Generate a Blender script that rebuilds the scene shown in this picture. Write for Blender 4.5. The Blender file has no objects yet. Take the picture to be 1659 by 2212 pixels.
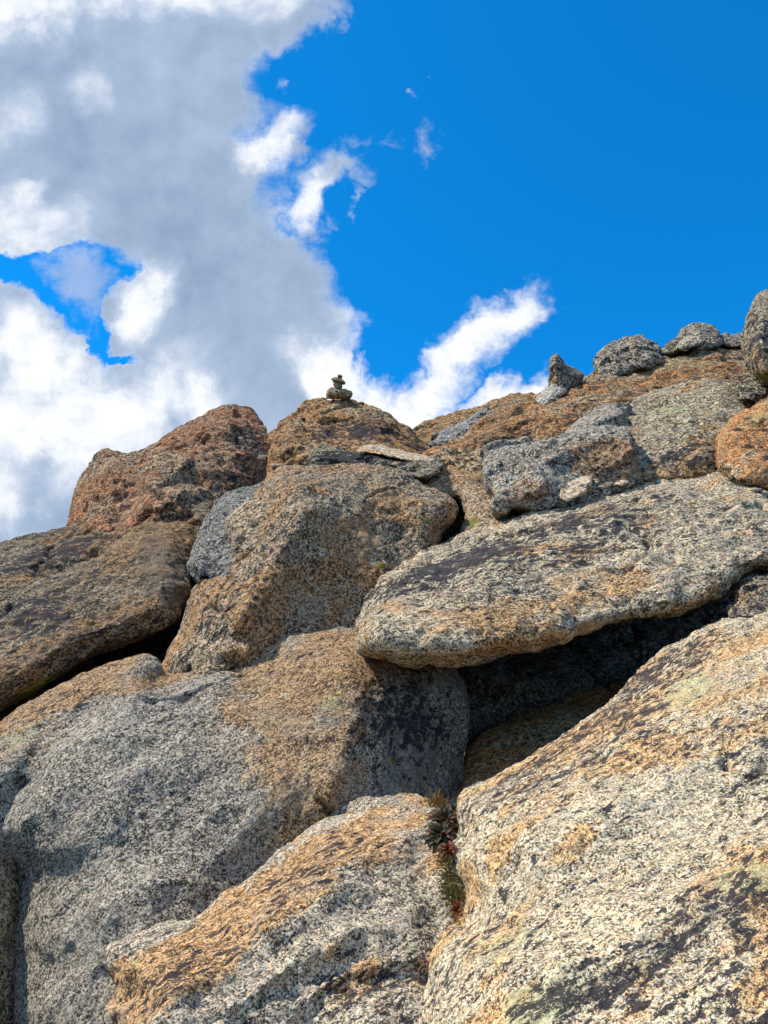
import bpy, math, random, time
import numpy as np
from mathutils import Vector
from mathutils.geometry import delaunay_2d_cdt

T0 = time.time()
scene = bpy.context.scene
C = scene.collection

# ------------------------------------------------------------------ camera
PITCH = math.radians(20.0)
CAM = np.array([0.0, 0.0, 1.6])
FWD = np.array([0.0, math.cos(PITCH), math.sin(PITCH)])
UPV = np.array([0.0, -math.sin(PITCH), math.cos(PITCH)])
RGT = np.array([1.0, 0.0, 0.0])
cam_d = bpy.data.cameras.new("camera")
cam_d.sensor_fit = 'VERTICAL'
cam_d.sensor_height = 34.6
cam_d.sensor_width = 25.95
cam_d.lens = 26.0
cam_d.clip_end = 3000.0
cam = bpy.data.objects.new("camera", cam_d)
cam.location = CAM
cam.rotation_euler = (math.radians(90) + PITCH, 0, 0)
C.objects.link(cam)
scene.camera = cam
FD = 2212 * 26.0 / 34.6           # focal length in survey units (the survey sheet is 1659 x 2212)
CX, CY = 829.5, 1106.0

# ------------------------------------------------------------------ sun and exposure
SUN_EL = math.radians(57.0)
SUN_AZ = math.radians(-94.0)     # from +Y, towards -X
sx, sy, sz = math.sin(SUN_AZ)*math.cos(SUN_EL), math.cos(SUN_AZ)*math.cos(SUN_EL), math.sin(SUN_EL)
sun_d = bpy.data.lights.new("sun", 'SUN')
sun_d.energy = 4.5
sun_d.angle = math.radians(0.53)
sun_d.color = (1.0, 0.93, 0.82)
sun = bpy.data.objects.new("sun", sun_d)
sun.rotation_euler = Vector((sx, sy, sz)).to_track_quat('Z', 'Y').to_euler()
sun.location = (0, 0, 30)
C.objects.link(sun)
scene.view_settings.view_transform = 'Standard'
scene.view_settings.look = 'None'
scene.view_settings.exposure = 0.44
scene.view_settings.gamma = 1.0
scene.cycles.max_bounces = 5
scene.cycles.diffuse_bounces = 4

# ------------------------------------------------------------------ node helper
class G:
    def __init__(s, tree):
        s.t = tree; s.n = tree.nodes; s.l = tree.links
    def node(s, typ, **kw):
        n = s.n.new(typ)
        for k, v in kw.items(): setattr(n, k, v)
        return n
    def put(s, sock, v):
        if v is None: return
        if hasattr(v, 'is_output') or isinstance(v, bpy.types.NodeSocket): s.l.new(v, sock)
        else:
            if isinstance(v, (tuple, list)) and len(v) == 3 and sock.type == 'RGBA': v = (*v, 1)
            sock.default_value = v
    def m(s, op, a, b=None, c=None, clamp=False):
        n = s.node('ShaderNodeMath', operation=op, use_clamp=clamp)
        s.put(n.inputs[0], a); s.put(n.inputs[1], b); s.put(n.inputs[2], c)
        return n.outputs[0]
    def v(s, op, a, b=None, scale=None):
        n = s.node('ShaderNodeVectorMath', operation=op)
        s.put(n.inputs[0], a); s.put(n.inputs[1], b)
        if scale is not None: s.put(n.inputs['Scale'], scale)
        return n.outputs['Value'] if op in ('DOT_PRODUCT', 'LENGTH', 'DISTANCE') else n.outputs[0]
    def step(s, x, a, b):
        n = s.node('ShaderNodeMapRange', interpolation_type='SMOOTHSTEP')
        s.put(n.inputs[0], x); n.inputs[1].default_value = a; n.inputs[2].default_value = b
        n.inputs[3].default_value = 0; n.inputs[4].default_value = 1
        return n.outputs[0]
    def noise(s, co, scale, detail=4, rough=0.55, dist=0.0, col=False):
        n = s.node('ShaderNodeTexNoise')
        s.put(n.inputs['Vector'], co); n.inputs['Scale'].default_value = scale
        n.inputs['Detail'].default_value = detail; n.inputs['Roughness'].default_value = rough
        n.inputs['Distortion'].default_value = dist
        return n.outputs['Color' if col else 'Fac']
    def vor(s, co, scale, feature='F1'):
        n = s.node('ShaderNodeTexVoronoi', feature=feature)
        s.put(n.inputs['Vector'], co); n.inputs['Scale'].default_value = scale
        return n
    def mix(s, f, a, b, blend='MIX'):
        n = s.node('ShaderNodeMix', data_type='RGBA', blend_type=blend)
        s.put(n.inputs[0], f); s.put(n.inputs[6], a); s.put(n.inputs[7], b)
        return n.outputs[2]
    def ramp(s, x, stops, interp='LINEAR'):
        n = s.node('ShaderNodeValToRGB')
        r = n.color_ramp; r.interpolation = interp
        while len(r.elements) < len(stops): r.elements.new(0.5)
        for e, (p, c) in zip(r.elements, stops):
            e.position = p; e.color = (*c, 1) if len(c) == 3 else c
        s.put(n.inputs[0], x)
        return n.outputs[0]

# ------------------------------------------------------------------ sky with clouds (world directions only)
world = bpy.data.worlds.new("World")
scene.world = world
world.use_nodes = True
g = G(world.node_tree)
g.n.clear()
tc = g.node('ShaderNodeTexCoord').outputs['Generated']
sky = g.node('ShaderNodeTexSky', sky_type='NISHITA', sun_disc=False)
sky.sun_elevation = SUN_EL; sky.sun_rotation = SUN_AZ
sky.altitude = 3500; sky.air_density = 1.0; sky.dust_density = 0.2; sky.ozone_density = 4.0
skyc = g.mix(1.0, sky.outputs[0], (0.05, 1.44, 2.08), 'MULTIPLY')
def const(v): return tuple(float(q) for q in v)
dR = g.v('DOT_PRODUCT', tc, const(RGT)); dU = g.v('DOT_PRODUCT', tc, const(UPV)); dF = g.v('DOT_PRODUCT', tc, const(FWD))
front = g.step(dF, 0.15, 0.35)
dFs = g.m('MAXIMUM', dF, 0.15)
U = g.m('DIVIDE', dR, dFs); V = g.m('DIVIDE', dU, dFs)
cmb = g.node('ShaderNodeCombineXYZ'); g.put(cmb.inputs[0], U); g.put(cmb.inputs[1], V)
P2 = cmb.outputs[0]
def warp(base, scale, amt, detail=6, rough=0.6):
    n = g.noise(base, scale, detail, rough, col=True)
    n = g.v('SUBTRACT', n, (0.5, 0.5, 0.5))
    return g.v('ADD', base, g.v('SCALE', n, scale=amt))
Pw = warp(warp(P2, 5.0, 0.17, 5, 0.6), 24.0, 0.055, 8, 0.68)
Psoft = warp(warp(P2, 4.0, 0.18, 4, 0.5), 16.0, 0.055, 8, 0.66)
Plite = warp(P2, 9.0, 0.035, 4, 0.6)
def blob(P, x, y, rx, ry, rot=0):
    """1 at the centre, 0 at the rim, negative outside"""
    n = g.node('ShaderNodeMapping', vector_type='TEXTURE')
    g.put(n.inputs[0], P)
    n.inputs[1].default_value = ((x-CX)/FD, (CY-y)/FD, 0)
    n.inputs[2].default_value = (0, 0, math.radians(rot))
    n.inputs[3].default_value = (rx/FD, ry/FD, 1)
    fl = g.v('MULTIPLY', n.outputs[0], (1, 1, 0))
    return g.m('SUBTRACT', 1.0, g.v('LENGTH', fl))
def umax(lst):
    r = lst[0]
    for q in lst[1:]: r = g.m('MAXIMUM', r, q)
    return r
def usum(lst, a=0.0, b=0.8):
    r = None
    for q, w in lst:
        q = g.m('MULTIPLY', g.step(q, a, b), w)
        r = q if r is None else g.m('ADD', r, q)
    return r
# right-hand limit of the great cloud as a curve of height
sep = g.node('ShaderNodeSeparateXYZ'); g.put(sep.inputs[0], Pw)
edge = [(-600, 760), (-200, 820), (-40, 770), (0, 715), (45, 640), (75, 585), (130, 562), (170, 568), (205, 600), (240, 597), (270, 585), (300, 600), (345, 640), (385, 612), (430, 598),
        (480, 600), (515, 645), (560, 690), (610, 735), (660, 760), (700, 787), (740, 765), (775, 748), (805, 800), (850, 850), (900, 905), (1000, 960), (1400, 1000)]
fc = g.node('ShaderNodeFloatCurve')
y0, y1 = -600.0, 1400.0
cv = fc.mapping.curves[0]
while len(cv.points) < len(edge): cv.points.new(0.5, 0.5)
for p, (yy, xx) in zip(cv.points, edge):
    p.location = ((yy-y0)/(y1-y0), xx/1659.0); p.handle_type = 'AUTO'
fc.mapping.update()
yv = g.m('SUBTRACT', CY, g.m('MULTIPLY', sep.outputs[1], FD))
g.put(fc.inputs['Value'], g.m('DIVIDE', g.m('SUBTRACT', yv, y0), y1-y0))
ex = g.m('MULTIPLY', fc.outputs[0], 1659.0)
xv = g.m('ADD', g.m('MULTIPLY', sep.outputs[0], FD), CX)
main = g.m('DIVIDE', g.m('SUBTRACT', ex, xv), 90.0)
extra = umax([blob(Pw, 585, 315, 75, 52, 40), blob(Pw, 652, 440, 68, 52, 55), blob(Pw, 705, 405, 72, 32, 25), blob(Pw, 628, 330, 38, 24, 60),
              blob(Pw, 1078, 708, 96, 50, 50), blob(Pw, 1015, 752, 76, 46, 38), blob(Pw, 1108, 678, 46, 28, 60), blob(Pw, 965, 795, 50, 42, 60),
              blob(Pw, 930, 860, 110, 42, 35), blob(Pw, 1060, 880, 150, 40, 10), blob(Pw, 1150, 868, 70, 24, 5), blob(Pw, 900, 905, 110, 50, 10)])
holes = umax([blob(Pw, 215, 600, 84, 56, 30), blob(Pw, 80, 600, 110, 42, -5), blob(Pw, 130, 660, 90, 50, -40),
              blob(Pw, 212, 735, 30, 75, 5), blob(Pw, 240, 765, 55, 18, 0), blob(Pw, 195, 670, 40, 40, 0)])
nd = g.noise(P2, 11.0, 12, 0.66)
nd2 = g.noise(P2, 7.0, 6, 0.6)
ndc = g.m('MULTIPLY', g.m('SUBTRACT', nd, 0.5), 2.3)
field = g.m('SUBTRACT', g.m('MINIMUM', main, 1.2), g.m('MULTIPLY', g.m('MAXIMUM', g.m('ADD', holes, 0.42), 0.0), 2.1))
field = g.m('MAXIMUM', field, g.m('ADD', g.m('MULTIPLY', extra, 0.85), 0.10))
field = g.m('ADD', field, g.m('MULTIPLY', ndc, 0.95))
dens = g.step(field, -0.30, 0.72)
wisp = umax([blob(Pw, 780, 335, 45, 34, 0), blob(Pw, 850, 330, 42, 26, 10), blob(Pw, 908, 315, 24, 52, -12), blob(Pw, 885, 193, 20, 12, 20), blob(Pw, 955, 153, 9, 8, 0),
             blob(Pw, 770, 450, 10, 28, 0), blob(Pw, 720, 385, 90, 40, 30), blob(Pw, 632, 160, 22, 26, 0), blob(Pw, 190, 620, 130, 80, -40), blob(Pw, 1180, 675, 10, 14, 0)])
wm = g.m('MULTIPLY', g.step(g.m('ADD', wisp, g.m('MULTIPLY', ndc, 2.2)), 0.1, 1.3), 0.62)
dens = g.m('MAXIMUM', dens, wm)
# unseen broken cloud added outside the frame, for a more neutral fill light
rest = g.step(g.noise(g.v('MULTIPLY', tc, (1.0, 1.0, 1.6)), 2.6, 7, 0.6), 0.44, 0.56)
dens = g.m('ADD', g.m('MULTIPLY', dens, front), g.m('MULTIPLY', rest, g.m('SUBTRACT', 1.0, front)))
bright = usum([(blob(Psoft, 40, 30, 210, 120, 0), 1.1), (blob(Psoft, 190, 180, 90, 60, 0), 0.45), (blob(Psoft, 20, 260, 70, 110, 0), 0.45),
               (blob(Psoft, 400, -20, 420, 60, 0), 0.7), (blob(Psoft, 600, 30, 90, 60, 0), 0.45), (blob(Psoft, 590, 200, 30, 60, 0), 0.4),
               (blob(Psoft, 572, 312, 100, 62, 35), 1.3), (blob(Psoft, 660, 430, 130, 90, 40), 1.2), (blob(Psoft, 305, 665, 85, 95, 0), 1.05),
               (blob(Psoft, 80, 510, 190, 110, 10), 0.55), (blob(Psoft, 90, 430, 30, 60, -30), 0.4),
               (blob(Psoft, 60, 750, 240, 130, -25), 0.95), (blob(Psoft, 130, 930, 340, 210, 0), 0.85), (blob(Psoft, 10, 1120, 90, 110, 0), 0.7),
               (blob(Psoft, 340, 830, 180, 80, 20), 0.5), (blob(Psoft, 470, 865, 85, 60, 0), 0.8), (blob(Psoft, 720, 825, 190, 85, -20), 1.15), (blob(Psoft, 300, 900, 300, 200, 0), 0.35),
               (blob(Psoft, 1010, 800, 420, 330, 0), 1.6)])
nl = g.noise(Plite, 9.0, 12, 0.64)
nl2 = g.noise(Plite, 4.2, 9, 0.62)
bright = g.m('MINIMUM', bright, 1.25)
bb = g.m('ADD', g.m('MULTIPLY', bright, 0.84), 0.10)
bb = g.m('ADD', bb, g.m('MULTIPLY', g.m('SUBTRACT', nl, 0.5), g.m('ADD', 0.45, g.m('MULTIPLY', bright, 1.5))))
bb = g.m('ADD', bb, g.m('MULTIPLY', g.m('SUBTRACT', nl2, 0.5), 1.1))
# relief: each billow is brighter on the side that faces the sun
na = g.noise(Plite, 7.5, 9, 0.60); nb_ = g.noise(g.v('ADD', Plite, (-0.016, 0.024, 0.0)), 7.5, 9, 0.60)
bb = g.m('ADD', bb, g.m('MULTIPLY', g.m('SUBTRACT', na, nb_), g.m('ADD', 0.9, g.m('MULTIPLY', bright, 1.9))))
# thin cloud at the rims lets more light through
bb = g.m('ADD', bb, g.m('MULTIPLY', g.step(field, 1.0, 0.1), 0.26))
ccol = g.ramp(g.m('DIVIDE', g.m('ADD', bb, 0.32), 1.42), [(0.0, (0.22, 0.31, 0.49)), (0.22, (0.33, 0.44, 0.62)), (0.42, (0.43, 0.54, 0.72)), (0.60, (0.60, 0.69, 0.84)), (0.80, (0.86, 0.91, 0.99)), (1.0, (1.0, 1.02, 1.05))])
bgs = g.node('ShaderNodeBackground'); g.put(bgs.inputs[0], skyc); bgs.inputs[1].default_value = 0.112
bgc = g.node('ShaderNodeBackground'); g.put(bgc.inputs[0], ccol); g.put(bgc.inputs[1], g.m('ADD', 0.74, g.m('MULTIPLY', g.m('SUBTRACT', 1.0, front), 0.40)))  # unseen cloud outside the frame is made brighter to add fill light
assert True
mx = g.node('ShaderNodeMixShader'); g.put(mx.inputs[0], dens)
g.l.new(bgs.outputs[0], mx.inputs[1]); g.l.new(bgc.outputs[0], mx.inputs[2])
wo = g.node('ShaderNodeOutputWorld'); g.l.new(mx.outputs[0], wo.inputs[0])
world.cycles.sampling_method = 'MANUAL'
world.cycles.sample_map_resolution = 512

# ------------------------------------------------------------------ numpy noise
_rng = np.random.default_rng(7)
_TAB = (_rng.random(65536)*2-1).astype(np.float32)
def vnoise(P, seed=0):
    i = np.floor(P).astype(np.int64); f = (P - i).astype(np.float32)
    u = f*f*f*(f*(f*6-15)+10)
    out = np.zeros(len(P), np.float32)
    for dx in (0, 1):
        hx = (i[:, 0]+dx)*73856093
        wx = u[:, 0] if dx else 1-u[:, 0]
        for dy in (0, 1):
            hy = hx ^ ((i[:, 1]+dy)*19349663)
            wxy = wx*(u[:, 1] if dy else 1-u[:, 1])
            for dz in (0, 1):
                h = hy ^ ((i[:, 2]+dz)*83492791) ^ (seed*2654435)
                h = (h ^ (h >> 13))*1274126177
                h = (h ^ (h >> 16)) & 65535
                out += _TAB[h]*wxy*(u[:, 2] if dz else 1-u[:, 2])
    return out
_ROT = np.linalg.qr(np.random.default_rng(3).normal(size=(3, 3)))[0]
def fbm(P, wl, octaves, rough=0.5, seed=0, ridged=False):
    Q = P/wl; a = 1.0; s = np.zeros(len(P), np.float32); t = 0
    for k in range(octaves):
        n = vnoise(Q, seed+k*17)
        if ridged: n = 1-2*np.abs(n)
        s += a*n; t += a; a *= rough; Q = (Q @ _ROT)*2.03+11.3
    return s/t

# ------------------------------------------------------------------ survey helpers
def ray(x, y):
    x = np.asarray(x, float); y = np.asarray(y, float)
    u = (x-CX)/FD; v = (CY-y)/FD
    return u[..., None]*RGT + v[..., None]*UPV + FWD
def at(x, y, w): return CAM + ray(x, y)*np.asarray(w, float)[..., None]
def unproject(P):
    d = P-CAM; w = d @ FWD
    return CX+FD*(d @ RGT)/w, CY-FD*(d @ UPV)/w, w
def plane(pts):
    A = np.array([[x, y, 1] for x, y, w in pts], float); b = np.array([1/w for *_, w in pts])
    return np.linalg.solve(A, b)
def depth(c, x, y): return 1/np.clip(c[0]*x+c[1]*y+c[2], 1/40, 1/1.35)

def catmull(pts, n=8):
    P = np.array(pts, float); out = []
    N = len(P)
    for i in range(N):
        p0, p1, p2, p3 = P[i-1], P[i], P[(i+1) % N], P[(i+2) % N]
        for k in range(n):
            t = k/n
            out.append(0.5*((2*p1)+(-p0+p2)*t+(2*p0-5*p1+4*p2-p3)*t*t+(-p0+3*p1-3*p2+p3)*t**3))
    return np.array(out)
def resample(P, step):
    Q = np.vstack([P, P[:1]]); d = np.hypot(*np.diff(Q, axis=0).T); s = np.concatenate([[0], np.cumsum(d)])
    n = max(24, int(s[-1]/step)); t = np.linspace(0, s[-1], n, endpoint=False)
    return np.stack([np.interp(t, s, Q[:, 0]), np.interp(t, s, Q[:, 1])], 1)
def inside(P, poly):
    x, y = P[:, 0][:, None], P[:, 1][:, None]
    x1, y1 = poly[:, 0][None], poly[:, 1][None]; x2, y2 = np.roll(x1, -1, 1), np.roll(y1, -1, 1)
    c = ((y1 > y) != (y2 > y)) & (x < (x2-x1)*(y-y1)/np.where(y2 == y1, 1e-9, y2-y1)+x1)
    return c.sum(1) % 2 == 1
def polydist(P, line):
    L = np.array(line, float); best = np.full(len(P), 1e9); side = np.zeros(len(P))
    for a, b in zip(L[:-1], L[1:]):
        ab = b-a; t = np.clip(((P-a) @ ab)/(ab @ ab), 0, 1)
        q = a+t[:, None]*ab; dd = P-q; d = np.hypot(dd[:, 0], dd[:, 1])
        m = d < best; best[m] = d[m]; side[m] = (ab[0]*dd[m, 1]-ab[1]*dd[m, 0])
    return best, np.sign(side)
def smooth01(t): t = np.clip(t, 0, 1); return t*t*(3-2*t)

def tag(o, label=None, cat=None, group=None, kind=None):
    if label: o['label'] = label
    if cat: o['category'] = cat
    if group: o['group'] = group
    if kind: o['kind'] = kind
    return o

def link_mesh(name, V, F, mat, attrs=None, smooth=True, origin=None, parent=None):
    V = np.asarray(V, float)
    o0 = V.mean(0) if origin is None else np.asarray(origin, float)
    me = bpy.data.meshes.new(name)
    V = V-o0
    F = np.asarray(F)
    me.vertices.add(len(V)); me.vertices.foreach_set('co', V.astype(np.float32).ravel())
    k = F.shape[1]
    me.loops.add(F.size); me.loops.foreach_set('vertex_index', F.astype(np.int32).ravel())
    me.polygons.add(len(F)); me.polygons.foreach_set('loop_start', np.arange(0, F.size, k, dtype=np.int32))
    me.update(calc_edges=True); me.validate()
    me.polygons.foreach_set('use_smooth', np.full(len(me.polygons), smooth))
    for nm, arr in (attrs or {}).items():
        a = me.attributes.new(nm, 'FLOAT_COLOR', 'POINT'); a.data.foreach_set('color', arr.astype(np.float32).ravel())
    me.materials.append(mat)
    ob = bpy.data.objects.new(name, me); C.objects.link(ob)
    if parent is not None: ob.parent = parent; ob.location = o0-np.array(parent.location)
    else: ob.location = o0
    return ob

# ------------------------------------------------------------------ granite
GM = 2.2
def granite(name, gs, tint=(1, 1, 1), orange=0.0, black=0.0, sdir=(0.85, 0.35, 0.4), k=0.55, dark=0.0, peach=0.3,
            ocol=(1.08, 0.73, 0.40), bump=0.7, seed=0, lichen=0.0, fine=1.0, fleck=0.0, osoft=0.25, blackscale=0.30):
    mat = bpy.data.materials.new(name); mat.use_nodes = True
    g = G(mat.node_tree); g.n.clear()
    out = g.node('ShaderNodeOutputMaterial'); bs = g.node('ShaderNodeBsdfPrincipled')
    g.l.new(bs.outputs[0], out.inputs[0])
    co = g.v('ADD', g.node('ShaderNodeTexCoord').outputs['Object'], (seed*3.17, seed*1.3, seed*0.7))
    sd = np.array(sdir, float); sd /= np.linalg.norm(sd); sd = const(sd)
    dt = g.v('DOT_PRODUCT', co, sd)
    def squash(kk): return g.v('SUBTRACT', co, g.v('SCALE', sd, scale=g.m('MULTIPLY', dt, kk)))
    cs = squash(min(0.7, k)); cg = squash(k*0.18)
    at1 = g.node('ShaderNodeAttribute', attribute_name='st'); at2 = g.node('ShaderNodeAttribute', attribute_name='st2')
    s1 = g.node('ShaderNodeSeparateColor'); g.l.new(at1.outputs['Color'], s1.inputs[0])
    s2 = g.node('ShaderNodeSeparateColor'); g.l.new(at2.outputs['Color'], s2.inputs[0])
    G_ = gs*GM
    wn = g.v('SUBTRACT', g.noise(cg, G_*0.55, 2, 0.5, col=True), (0.5, 0.5, 0.5))
    gc = g.v('ADD', cg, g.v('SCALE', wn, scale=1.1/G_))
    va = g.vor(gc, G_); vb = g.vor(gc, G_*2.0)
    sa = g.node('ShaderNodeSeparateColor'); g.l.new(va.outputs['Color'], sa.inputs[0])
    sb = g.node('ShaderNodeSeparateColor'); g.l.new(vb.outputs['Color'], sb.inputs[0])
    clump = g.noise(cs, G_*0.30, 3, 0.6)
    gv = g.m('ADD', g.m('MULTIPLY', sa.outputs[0], 0.47), g.m('MULTIPLY', sb.outputs[0], 0.41))
    gv = g.m('ADD', gv, g.m('MULTIPLY', g.m('SUBTRACT', clump, 0.5), 0.75))
    gv = g.m('ADD', gv, 0.06-dark)
    big = g.noise(co, gs*0.035, 4, 0.55)
    gv = g.m('ADD', gv, g.m('MULTIPLY', g.m('SUBTRACT', big, 0.5), 0.25))
    minr = g.ramp(gv, [(0.0, (0.020, 0.021, 0.026)), (0.30, (0.030, 0.030, 0.036)), (0.39, (0.12, 0.112, 0.108)), (0.48, (0.30, 0.268, 0.225)),
                       (0.60, (0.52, 0.47, 0.385)), (0.74, (0.68, 0.63, 0.545)), (1.0, (0.85, 0.82, 0.76))])
    col0 = g.mix(g.step(sa.outputs[1], 0.34, 0.20), minr, g.mix(1.0, minr, (0.96, 0.97, 0.76), 'MULTIPLY'))
    pm = g.m('MULTIPLY', g.step(sa.outputs[1], 0.62, 0.8), peach*2.0, clamp=True)
    col = g.mix(pm, col0, g.mix(1.0, minr, (1.12, 0.78, 0.52), 'MULTIPLY'))
    # iron stain
    on = g.noise(cs, gs*0.05, 5, 0.6)
    om = g.m('ADD', g.step(g.m('ADD', on, orange*0.5), 0.50, 0.72), s1.outputs[0], clamp=True) if orange > 0 else s1.outputs[0]
    om = g.step(g.m('ADD', om, g.m('MULTIPLY', g.m('SUBTRACT', g.noise(cs, gs*0.22, 8, 0.74), 0.5), 1.7)), 0.5-osoft, 0.5+osoft)
    om = g.m('MULTIPLY', om, g.m('ADD', 0.18, g.m('MULTIPLY', sb.outputs[2], 1.0)), clamp=True)
    col = g.mix(om, col, g.mix(1.0, col, ocol, 'MULTIPLY'))
    col = g.mix(g.m('MULTIPLY', om, 0.14), col, (0.42, 0.22, 0.07))
    # pale green crust lichen
    ln = g.m('ADD', g.noise(co, gs*0.12, 8, 0.72), g.m('MULTIPLY', g.m('SUBTRACT', sa.outputs[0], 0.5), 0.16))
    lm = g.step(g.m('ADD', g.m('ADD', ln, g.m('MULTIPLY', s2.outputs[2], 0.30)), lichen), 0.66, 0.72)
    lm = g.m('MULTIPLY', lm, g.m('ADD', 0.05, g.m('MULTIPLY', sb.outputs[1], 0.8)))
    col = g.mix(lm, col, (0.43, 0.46, 0.27))
    # smooth weathered patch
    worn = g.m('MULTIPLY', g.step(g.noise(co, gs*0.07, 6, 0.66), 0.50, 0.62), 0.26)
    sm = g.m('MULTIPLY', g.step(g.m('ADD', s2.outputs[0], g.m('MULTIPLY', g.m('SUBTRACT', g.noise(co, gs*0.3, 8, 0.75), 0.5), 1.5)), 0.3, 0.7), 0.62)
    col = g.mix(worn, col, g.mix(big, (0.20, 0.18, 0.155), (0.46, 0.41, 0.34)))
    col = g.mix(sm, col, g.mix(sb.outputs[2], (0.17, 0.145, 0.12), (0.27, 0.235, 0.20)))
    col = g.mix(1.0, col, tint, 'MULTIPLY')
    # black lichen
    bn = g.noise(cs, gs*blackscale, 8, 0.72)
    bn2 = g.noise(cs, gs*0.03, 3, 0.5)
    bv = g.m('ADD', g.m('ADD', bn, g.m('MULTIPLY', g.m('SUBTRACT', bn2, 0.5), 0.45)), g.m('ADD', g.m('MULTIPLY', s1.outputs[1], 0.135), black))
    bm = g.step(bv, 0.63, 0.675)
    fl = g.noise(cs, gs*0.52, 4, 0.62)
    fv = g.m('ADD', g.m('ADD', fl, g.m('MULTIPLY', g.m('SUBTRACT', bn2, 0.5), 0.55)), g.m('ADD', g.m('MULTIPLY', s1.outputs[1], 0.07), g.m('ADD', g.m('MULTIPLY', g.m('SUBTRACT', sb.outputs[1], 0.5), 0.07), black*0.5+fleck)))
    fm = g.step(fv, 0.628, 0.650)
    bm = g.m('MULTIPLY', bm, g.step(sb.outputs[0], 0.12, 0.34))
    bm = g.m('MAXIMUM', bm, g.m('MULTIPLY', fm, 0.97))
    col = g.mix(g.m('MULTIPLY', bm, 0.95), col, (0.016, 0.016, 0.023))
    # moss
    mn = g.m('ADD', g.noise(co, gs*0.22, 8, 0.75), g.m('MULTIPLY', g.m('SUBTRACT', sb.outputs[1], 0.5), 0.12))
    mm = g.step(g.m('ADD', mn, g.m('MULTIPLY', g.m('SUBTRACT', s2.outputs[1], 0.5), 0.8)), 0.55, 0.68)
    col = g.mix(mm, col, g.mix(mn, (0.02, 0.022, 0.004), (0.27, 0.26, 0.03)))
    g.put(bs.inputs['Base Color'], col)
    bs.inputs['Roughness'].default_value = 0.88
    bs.inputs['Specular IOR Level'].default_value = 0.25
    hn = g.noise(cg, G_*0.9, 4, 0.7)
    h = g.m('ADD', g.m('MULTIPLY', hn, 0.9), g.m('MULTIPLY', gv, 0.55))
    h = g.m('ADD', h, g.m('MULTIPLY', clump, 1.2))
    bp = g.node('ShaderNodeBump'); bp.inputs['Strength'].default_value = bump
    bp.inputs['Distance'].default_value = 1.9/G_*fine
    g.put(bp.inputs['Height'], h); g.l.new(bp.outputs[0], bs.inputs['Normal'])
    return mat

# ------------------------------------------------------------------ boulder builder
NV = 0
def facets(co, n, tilt, sz, seed):
    rg = np.random.default_rng(seed+900)
    S = co[rg.integers(0, len(co), n)]; T = rg.normal(size=(n, 3)); T /= np.linalg.norm(T, axis=1)[:, None]; o = rg.normal(size=n)*0.25*tilt*sz/math.sqrt(n)
    out = np.zeros(len(co)); W = co+0.05*sz*np.stack([fbm(co, sz*0.15, 3, 0.5, seed+q) for q in (61, 62, 63)], 1)
    for a in range(0, len(co), 50000):
        c = W[a:a+50000]; d = np.sqrt(((c[:, None]-S[None])**2).sum(2))
        w = np.exp(-(d-d.min(1)[:, None])/(0.010*sz)); w /= w.sum(1)[:, None]
        h = ((co[a:a+50000, None]-S[None])*T[None]).sum(2)*tilt+o
        out[a:a+50000] = (w*h).sum(1)
    return np.clip(out, -0.06*sz, 0.06*sz)

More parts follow.
